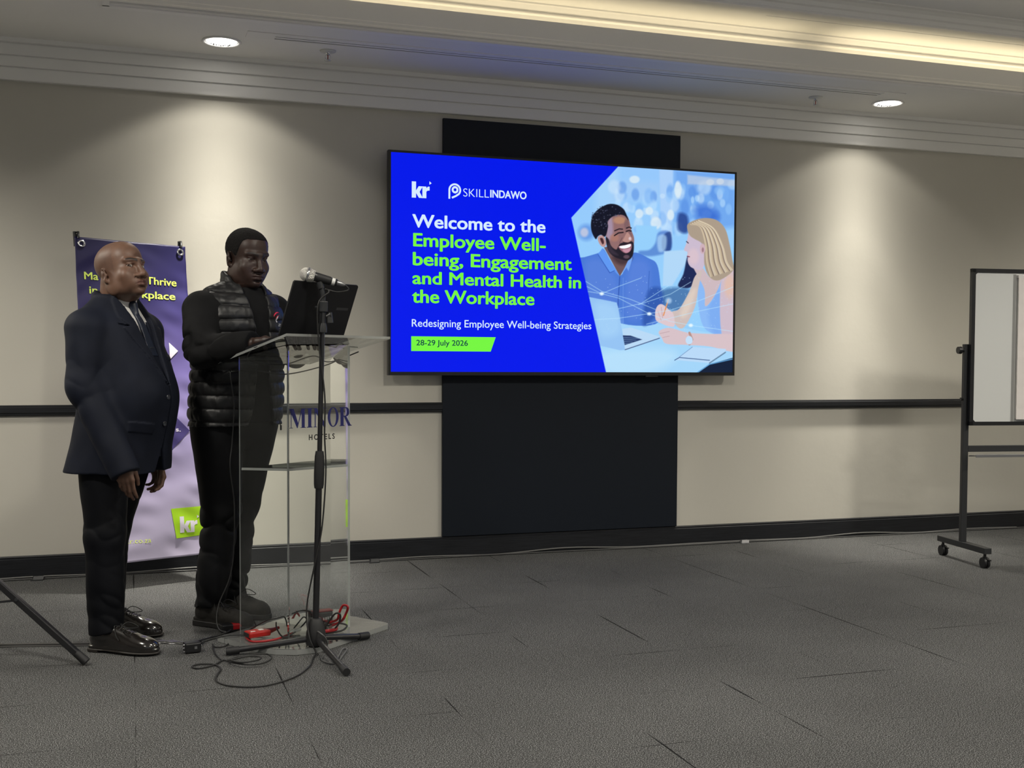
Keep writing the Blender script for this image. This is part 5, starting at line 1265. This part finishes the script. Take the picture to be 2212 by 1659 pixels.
    pk = poly2([(-.155, .900), (-.055, .886), (-.055, .846), (-.155, .860)]); F.lift(pk, .004, (-.17, -.27, .83), (-.04, 0, .91)); bp_ = poly2([(.085, 1.150), (.160, 1.160), (.160, 1.142), (.085, 1.132)]); F.lift(bp_, .004, (.07, -.27, 1.11), (.18, 0, 1.18))
    jk = garment(F, 'suit_jacket', navy, t); bt = mat('suit_button', (.02, .022, .03), .25, spec=.7)
    for z in (.990, .885):
        y = F.front(-.002, z); q = MB(); q.lathe([(0, 0), (.0095, 0), (.011, .002), (.0095, .0045), (.007, .0032), (0, .0034)], (-.002, y + .001, z), (-.05, -1, .02), 20); q.build('button', bt, jk)
    # shirt, tie
    shm = mat('white_shirt_cotton', (.60, .585, .56), .7, bump=(400, .1, .0006)); tim = mat('navy_silk_tie', (.0075, .0125, .028), .40, spec=.5, noise=(60, .35, (1, 1, .2)))
    F2 = Field(axis([(-.13, .13, .003)]), axis([(-.24, .12, .003)]), axis([(1.0, 1.44, .003)]))
    F2.put(lambda X, Y, Z: np.maximum(L(X, Y, Z, -.013), -L(X, Y, Z, -.020) + 0 * X), (-.12, -.22, 1.02), (.12, .1, 1.36), 0)

    def collar(X, Y, Z):
        ay = .022 - (Z - 1.33) * .24; rr = np.sqrt(X ** 2 + (Y - ay) ** 2); return np.maximum(np.abs(rr - (.0735 - (Z - 1.33) * .045)) - .0032, np.maximum(1.318 - Z + .10 * (Y - .02), Z - 1.378 - .02 * (Y + .02)))
    F2.put(collar, (-.09, -.08, 1.29), (.09, .11, 1.42), .002)
    for s in (-1, 1):
        wg = poly2([(s * .004, 1.362), (s * .050, 1.385), (s * .072, 1.340), (s * .052, 1.292), (s * .036, 1.300)]); F2.put(lambda X, Y, Z: np.maximum(np.maximum(np.abs(np.sqrt(X ** 2 + (Y - .022 + (Z - 1.33) * .24) ** 2) - (.0800 - (Z - 1.33) * .06)) - .0030, wg(X, Z) + 0 * Y), Y), (-.09, -.1, 1.27), (.09, .02, 1.40), .002)
    garment(F2, 'dress_shirt', shm, t)
    F3 = Field(axis([(-.07, .07, .0025)]), axis([(-.24, .02, .0025)]), axis([(1.0, 1.39, .0025)]))
    bl_ = poly2([(-.013, 1.33), (.013, 1.33), (.030, 1.12), (.040, 1.02), (-.034, 1.02), (-.026, 1.12)]); F3.put(lambda X, Y, Z: np.maximum(np.maximum(L(X, Y, Z, -.001 + .0 * X), -(L(X, Y, Z) + .014)), np.maximum(bl_(X, Z) + 0 * Y, Y)), (-.06, -.23, 1.0), (.06, 0, 1.35), .0)
    F3.cap((0, -.068, 1.352), (0, -.082, 1.318), .019, .0125, .006)
    F3.put(lambda X, Y, Z: Z * 0 + 1.150 - Z + 0 * X + 0 * Y, (-.1, -.3, .9), (.1, .1, 1.4), 0, 'keep')
    garment(F3, 'tie', tim, t)
    q = MB(); q.tube([(-.010, F3.front(-.010, 1.185) - .002, 1.184), (.016, F3.front(.014, 1.185) - .002, 1.184)], .0018, 6); q.build('tie_clip', M['chrome'], t)
    wc = Field(axis([(-.13, .13, .003)]), axis([(-.25, .02, .003)]), axis([(.74, 1.30, .003)])); vv = poly2([(-.060, 1.36), (.0, 1.150), (.060, 1.36)])
    wc.put(lambda X, Y, Z: np.maximum(np.maximum(L(X, Y, Z, -.0045), -L(X, Y, Z, -.016)), np.maximum(np.abs(X) - .105 + 0 * Y, np.maximum(Y + .01, -vv(X, Z) + 0 * Y))), (-.12, -.24, .76), (.12, .0, 1.28), 0)
    ruffle(wc, lambda x, y, z: .0022 * vnoise(x * 12 + z * 14, y * 10, z * 20 - x * 16, 61)); garment(wc, 'knitted_waistcoat', mat('dark_navy_knit', (.006, .008, .016), .8, spec=.2), t)
    # trousers
    F4 = Field(axis([(-.26, .26, .004)]), axis([(-.20, .20, .004)]), axis([(.03, .92, .004)]))
    F4.ell((0, .0, .83), (.160, .140, .120), 0)
    for s in (-1, 1): F4.chain(LEG[s][:2] + [(LEG[s][2][0], LEG[s][2][1], .03)], [.099, .075, .063], .03)
    F4.put(lambda X, Y, Z: np.maximum(.066 - .12 * np.clip(Y, -.1, .1) - Z, Z - .90) + 0 * X + 0 * Y, (-.3, -.3, 0), (.3, .3, 1), .003, 'keep')

    def tf(x, y, z):
        d = .004 * vnoise(x * 8, y * 8, z * 5, 11) + .0018 * vnoise(x * 25, y * 25, z * 14, 12)
        lo = np.clip((.34 - z) / .2, 0, 1); d = d + lo * .008 * crease(vnoise(x * 7 + z * 6, y * 7 - z * 6, z * 12 + x * 8, 13)) - .003; kn_ = np.exp(-((z - .47) / .14) ** 2); return d + kn_ * .005 * crease(vnoise(x * 7 + z * 8, y * 7, z * 9 - x * 9, 14)) + .003 * crease(vnoise(x * 6, y * 6, z * 7 + x * 5, 15))
    ruffle(F4, tf); garment(F4, 'suit_trousers', navd, t)
    lea = mat('polished_black_leather', (.012, .010, .009), .16, spec=.7, coat=.6, bump=(70, .06, .001)); sol = mat('dark_sole', (.018, .015, .013), .5); lac = mat('black_laces', (.012, .012, .012), .6)
    shoe(t, (LEG[-1][2][0], LEG[-1][2][1] - .012), 2, (lea, sol, lac), 'dress_shoe', .295); shoe(t, (LEG[1][2][0] + .012, LEG[1][2][1] - .022), 4, (lea, sol, lac), 'dress_shoe', .295)
    return t


# ------------------------------------------------------------------ the man at the lectern
def man_at_lectern():
    t = empty('person', (.40, -1.25, 0), LTH, 'man in black quilted vest over black sweater typing at the lectern, head bowed', 'person')
    sk = skin_mat('dark_brown_skin', (.046, .025, .0195), .48)
    TH = (rotm(11, 0, -7), np.array((.008, -.130, 1.577)), 1.0)
    zax = axis([(-.01, 1.06, .02), (1.06, 1.30, .003), (1.30, 1.40, .01), (1.40, 1.75, .0028)])
    F = Field(axis([(-.33, .33, .003)]), axis([(-.62, .20, .0032)]), zax)
    Loft([(.84, 0, -.05, .15, .11, .10), (1.05, 0, -.06, .15, .12, .09), (1.25, 0, -.08, .15, .11, .09), (1.38, 0, -.095, .12, .08, .08), (1.44, 0, -.095, .05, .05, .05)]).into(F, 0)
    for s in (-1, 1): F.chain([(s * .06, -.09, 1.40), (s * .17, -.08, 1.34)], [.035, .04], .03)
    RA = [(-.192, -.078, 1.345), (-.252, -.160, 1.172), (-.196, -.405, 1.202)]; LA = [(.192, -.078, 1.345), (.245, -.175, 1.180), (.062, -.385, 1.202)]
    for A in (RA, LA): F.chain(A, [.045, .040, .028], .03)
    LEG = {-1: [(-.095, -.05, .86), (-.092, -.070, .48), (-.128, -.034, .09)], 1: [(.095, -.05, .86), (.082, .020, .48), (.074, .084, .09)]}
    for s in (-1, 1): F.chain(LEG[s], [.085, .058, .042], .03); a = LEG[s][2]; F.cap((a[0], a[1] + .01, .05), (a[0], a[1] - .09, .042), .020, .014, .02)
    sculpt_hand(F, (-.186, -.428, 1.209), (.62, -.78, .08), (0, -.1, -1), (.8, .5, 0), [(8, 30, 22), (6, 34, 24), (8, 36, 24), (12, 38, 24)], 1.0, .14, (.62, .72, .20))
    sculpt_hand(F, (.046, -.404, 1.209), (-.22, -.95, .08), (0, -.1, -1), (-.9, .2, 0), [(8, 30, 22), (6, 34, 24), (8, 36, 24), (12, 38, 24)], 1.0, .14, (.62, .72, .20))
    F.cap((0, -.082, 1.40), (.004, -.100, 1.53), .062, .058, .03); F.ell((.003, -.150, 1.470), (.042, .044, .026), .03)
    sculpt_head(F, TH, full=.98, jaw=1.04, nose=1.15, lid=.0016)
    me = F.mesh('body', 1)
    beard = lambda x, y, z, mx, ss: mx(.5 * ss(np.sqrt((x / .036) ** 2 + ((z + .086) / .03) ** 2) - 1, .6) * (y < -.05) * (np.abs(z + .072) > .009), (.5, .5, .52))
    fade = lambda x, y, z, mx, ss: mx(.75 * np.clip((z + .03) / .06, 0, 1) * np.clip((y + .052) / .03, 0, 1) * (z < .09), (.28, .26, .26))
    pigment(me, TH, (.75, .55, .55), (.22, .2, .2), extra=(beard, fade)); me.materials.append(sk); link('body', me, t)
    eye_pair(t, TH, TH[0] @ np.array((0, -1, -.12)), (.16, .14, .13))
    hm = mat('black_cropped_hair', (.008, .007, .007), .85, spec=.25, noise=(220, .6, (1, 1, 1)), bump=(330, .9, .004))
    H = Field(axis([(-.13, .13, .0028)]), axis([(-.27, .02, .0028)]), axis([(1.50, 1.75, .0028)])); o = .0042
    H.ell((0, .020, .036), (.0755 + o, .098 + o, .084 + o), .0, T=TH); H.ell((0, -.030, .045), (.066 + o * .5, .058 + o * .5, .062 + o * .5), .03, T=TH)
    hp = poly2([(-.13, .084), (-.084, .083), (-.062, .081), (-.051, .072), (-.045, .050), (-.038, .030), (-.030, .012), (-.024, -.004), (-.012, .004), (.004, .020), (.030, .018), (.044, -.018), (.080, -.050), (.14, -.055), (.14, .22), (-.13, .22)])
    H.put(lambda X, Y, Z: (lambda p: hp(p[1], p[2]) * TH[2])(_loc(X, Y, Z, TH)), (-.2, -.3, 1.4), (.2, .1, 1.8), .006, 'keep')
    ruffle(H, lambda x, y, z: .0009 * vnoise(x * 190, y * 190, z * 190, 21)); garment(H, 'cropped_hair', hm, t, 0)
    # black sweater
    swm = mat('black_sweater_knit', (.0052, .0052, .0058), .85, spec=.2, noise=(30, .25, (1, 1, 1)), bump=(500, .25, .001), sheen=.02)
    L = Loft([(.862, 0, -.055, .206, .150, .138), (.95, 0, -.056, .212, .160, .138), (1.05, 0, -.062, .208, .162, .132), (1.20, 0, -.076, .204, .154, .126), (1.32, 0, -.090, .198, .138, .118), (1.395, 0, -.095, .160, .112, .104), (1.455, 0, -.095, .088, .080, .078)], 2.35)
    F5 = Field(axis([(-.37, .37, .004)]), axis([(-.47, .12, .004)]), axis([(.84, 1.49, .004)])); L.into(F5, 0, -.018)
    for s in (-1, 1): F5.cap((s * .06, -.09, 1.415), (s * .175, -.080, 1.352), .040, .060, .03)
    F5.chain(RA, [.068, .062, .043], .03); F5.chain(LA, [.068, .062, .043], .03)
    for A in (RA, LA):
        a, b_ = np.array(A[1]), np.array(A[2]); u = (b_ - a) / np.linalg.norm(b_ - a); F5.plane(b_ + u * .006, u, .06); F5.cap(b_ - u * .03, b_ + u * .05, .032, .032, .003, 'cut')

    def sf(x, y, z):
        d = .002 * vnoise(x * 14, y * 14, z * 14, 31)
        for A in (RA, LA):
            w, tt = seg_w(x, y, z, A[0], A[1], .09); w2, t2 = seg_w(x, y, z, A[1], A[2], .08)
            d = d + w * .014 * crease(vnoise(x * 6 + z * 7, y * 9 - z * 5, z * 15 + y * 10, 32)) * np.clip(tt * 1.5 - .1, .2, 1) + w2 * .014 * crease(vnoise(x * 8 + y * 6, y * 14 + z * 8, z * 9 - y * 5, 33)) * (1 - .3 * t2) - .005
        return d
    ruffle(F5, sf); F5.cap((0, -.082, 1.39), (0, -.104, 1.53), .066, .062, .004, 'cut'); garment(F5, 'sweater', swm, t)
    # quilted vest
    vm = mat('black_quilted_nylon', (.0070, .0070, .0078), .47, spec=.46, noise=(14, .3, (1, 1, 1)), bump=(60, .35, .003))
    F6 = Field(axis([(-.25, .25, .0035)]), axis([(-.27, .11, .0035)]), axis([(.83, 1.55, .0035)])); L.into(F6, 0)
    for s in (-1, 1): F6.cap((s * .060, -.088, 1.432), (s * .172, -.082, 1.372), .046, .056, .03)

    def quilt(x, y, z):
        zz = z + .012 * vnoise(x * 5, y * 5, z * 3, 41) - .10 * np.clip(np.abs(x) - .06, 0, .2) * (z > 1.33); s_ = np.abs(np.sin(math.pi * zz / .0545)); return .0070 - .0125 * s_ ** .3 + .0024 * vnoise(x * 42, y * 42, z * 26, 42) * s_ + .0012 * vnoise(x * 90, y * 90, z * 40, 43)
    ruffle(F6, quilt, .035)
    gap = poly2([(-.062, 1.56), (-.055, 1.42), (-.040, 1.33), (-.020, 1.22), (-.022, 1.05), (-.028, .93), (-.055, .82), (.110, .82), (.075, .93), (.052, 1.05), (.046, 1.22), (.048, 1.33), (.058, 1.42), (.064, 1.56)])
    F6.put(lambda X, Y, Z: np.maximum(np.maximum(gap(X, Z) + 0 * Y, -(L(X, Y, Z) + .030)), Y + .06), (-.2, -.28, .8), (.2, -.04, 1.56), .006, 'cut')
    F6.cap((0, -.075, 1.38), (0, -.112, 1.56), .074, .072, .006, 'cut')
    ring = [(-.058, -.180, 1.395), (-.074, -.152, 1.445), (-.077, -.108, 1.486), (-.060, -.056, 1.508), (0, -.034, 1.514), (.062, -.056, 1.508), (.079, -.108, 1.486), (.078, -.152, 1.445), (.062, -.180, 1.395)]
    F6.chain([(x * 1.04, y, z - .03) for x, y, z in ring], [.0125] * 9, .006); F6.chain([(x * 1.02, y, z - .015) for x, y, z in ring], [.011] * 9, .006); F6.chain(ring, [.0090] * 9, .012)
    ve = garment(F6, 'quilted_vest', vm, t)
    q = MB()
    zl = [z for z in np.linspace(1.40, .90, 40)]; gx = lambda z: np.interp(z, [.82, .93, 1.05, 1.22, 1.33, 1.42], [-.060, -.033, -.026, -.024, -.044, -.060])
    pts = [(gx(z), (F6.front(gx(z) - .006, z) or -.2) + .002, z) for z in zl]; pts = [p for p in pts if p[1] < -.1]; q.tube(pts, .0028, 6); q.build('zip', M['bezel'], ve)
    ex, ez = .118, 1.312; on = lambda x, z: (x, (F6.front(x, z) or -.2) - .0025, z)
    rm, wm = mat('red_thread', srgb(206, 44, 76), .7), mat('white_thread', srgb(214, 212, 216), .7)
    q = MB(); q.tube([on(ex - .018 + .030 * math.cos(a), ez + .006 + .024 * math.sin(a)) for a in np.linspace(2.9, 1.2, 9)], [.001, .0022, .003, .0034, .0036, .0034, .003, .002, .001], 6); q.tube([on(ex - .014 + .020 * math.cos(a), ez + .000 + .018 * math.sin(a)) for a in np.linspace(2.9, 1.5, 7)], .0018, 6); q.build('embroidered_mark', rm, ve)
    q = MB(); q.tube([on(ex - .008 + .022 * math.cos(a), ez - .004 + .020 * math.sin(a)) for a in np.linspace(2.0, 3.6, 8)], [.001, .0024, .003, .003, .003, .003, .0024, .001], 6)
    for zz, w_, x0_ in ((1.292, .030, -.018), (1.285, .034, -.020), (1.274, .015, -.010)):
        for k in range(int(w_ / .0055)): q.tube([on(ex + x0_ + k * .0055, zz), on(ex + x0_ + k * .0055 + .0035, zz + .0005 * (-1) ** k)], .0016, 5)
    q.build('embroidered_lettering', wm, ve)
    q = MB(); p = on(.130, .885); q.tube([p, (p[0] + .004, p[1] - .006, p[2] - .045)], .002, 6); q.tube([(p[0] + .004, p[1] - .006, p[2] - .030), (p[0] + .004, p[1] - .006, p[2] - .052)], .004, 8); q.build('drawcord_toggle', M['bezel'], ve)
    # trousers and trainers
    trm = mat('black_chino_cloth', (.0038, .0040, .0052), .7, spec=.25, noise=(10, .3, (1, 1, 1)), bump=(500, .1, .0006))
    F7 = Field(axis([(-.27, .27, .004)]), axis([(-.24, .18, .004)]), axis([(.06, .98, .004)])); F7.ell((0, -.05, .885), (.176, .138, .130), 0)
    for s in (-1, 1): F7.chain(LEG[s][:2] + [(LEG[s][2][0], LEG[s][2][1], .06)], [.108, .078, .066], .03)
    F7.put(lambda X, Y, Z: np.maximum(.078 - Z, Z - .96) + 0 * X + 0 * Y, (-.3, -.3, 0), (.3, .3, 1.1), .004, 'keep')

    def tf(x, y, z):
        d = .004 * vnoise(x * 8, y * 8, z * 5, 51) + .0015 * vnoise(x * 26, y * 26, z * 15, 52); lo = np.clip((.40 - z) / .2, 0, 1); kn_ = np.exp(-((z - .42) / .10) ** 2)
        return d + lo * .015 * crease(vnoise(x * 7 + z * 6, y * 7 - z * 6, z * 13 + x * 8, 53)) + kn_ * .016 * crease(vnoise(x * 7 + z * 8, y * 7, z * 12 - x * 9, 54)) - .004
    ruffle(F7, tf); garment(F7, 'trousers', trm, t)
    sue = mat('black_suede', (.020, .018, .016), .75, spec=.25, noise=(60, .2, (1, 1, 1))); so = mat('black_trainer_sole', (.012, .011, .011), .6); la = mat('trainer_laces', (.010, .010, .010), .7)
    shoe(t, (LEG[-1][2][0], LEG[-1][2][1] - .014), 10, (sue, so, la), 'trainer', .30, True); shoe(t, (LEG[1][2][0], LEG[1][2][1] - .014), 5, (sue, so, la), 'trainer', .30, True)
    return t


man_in_suit()
man_at_lectern()
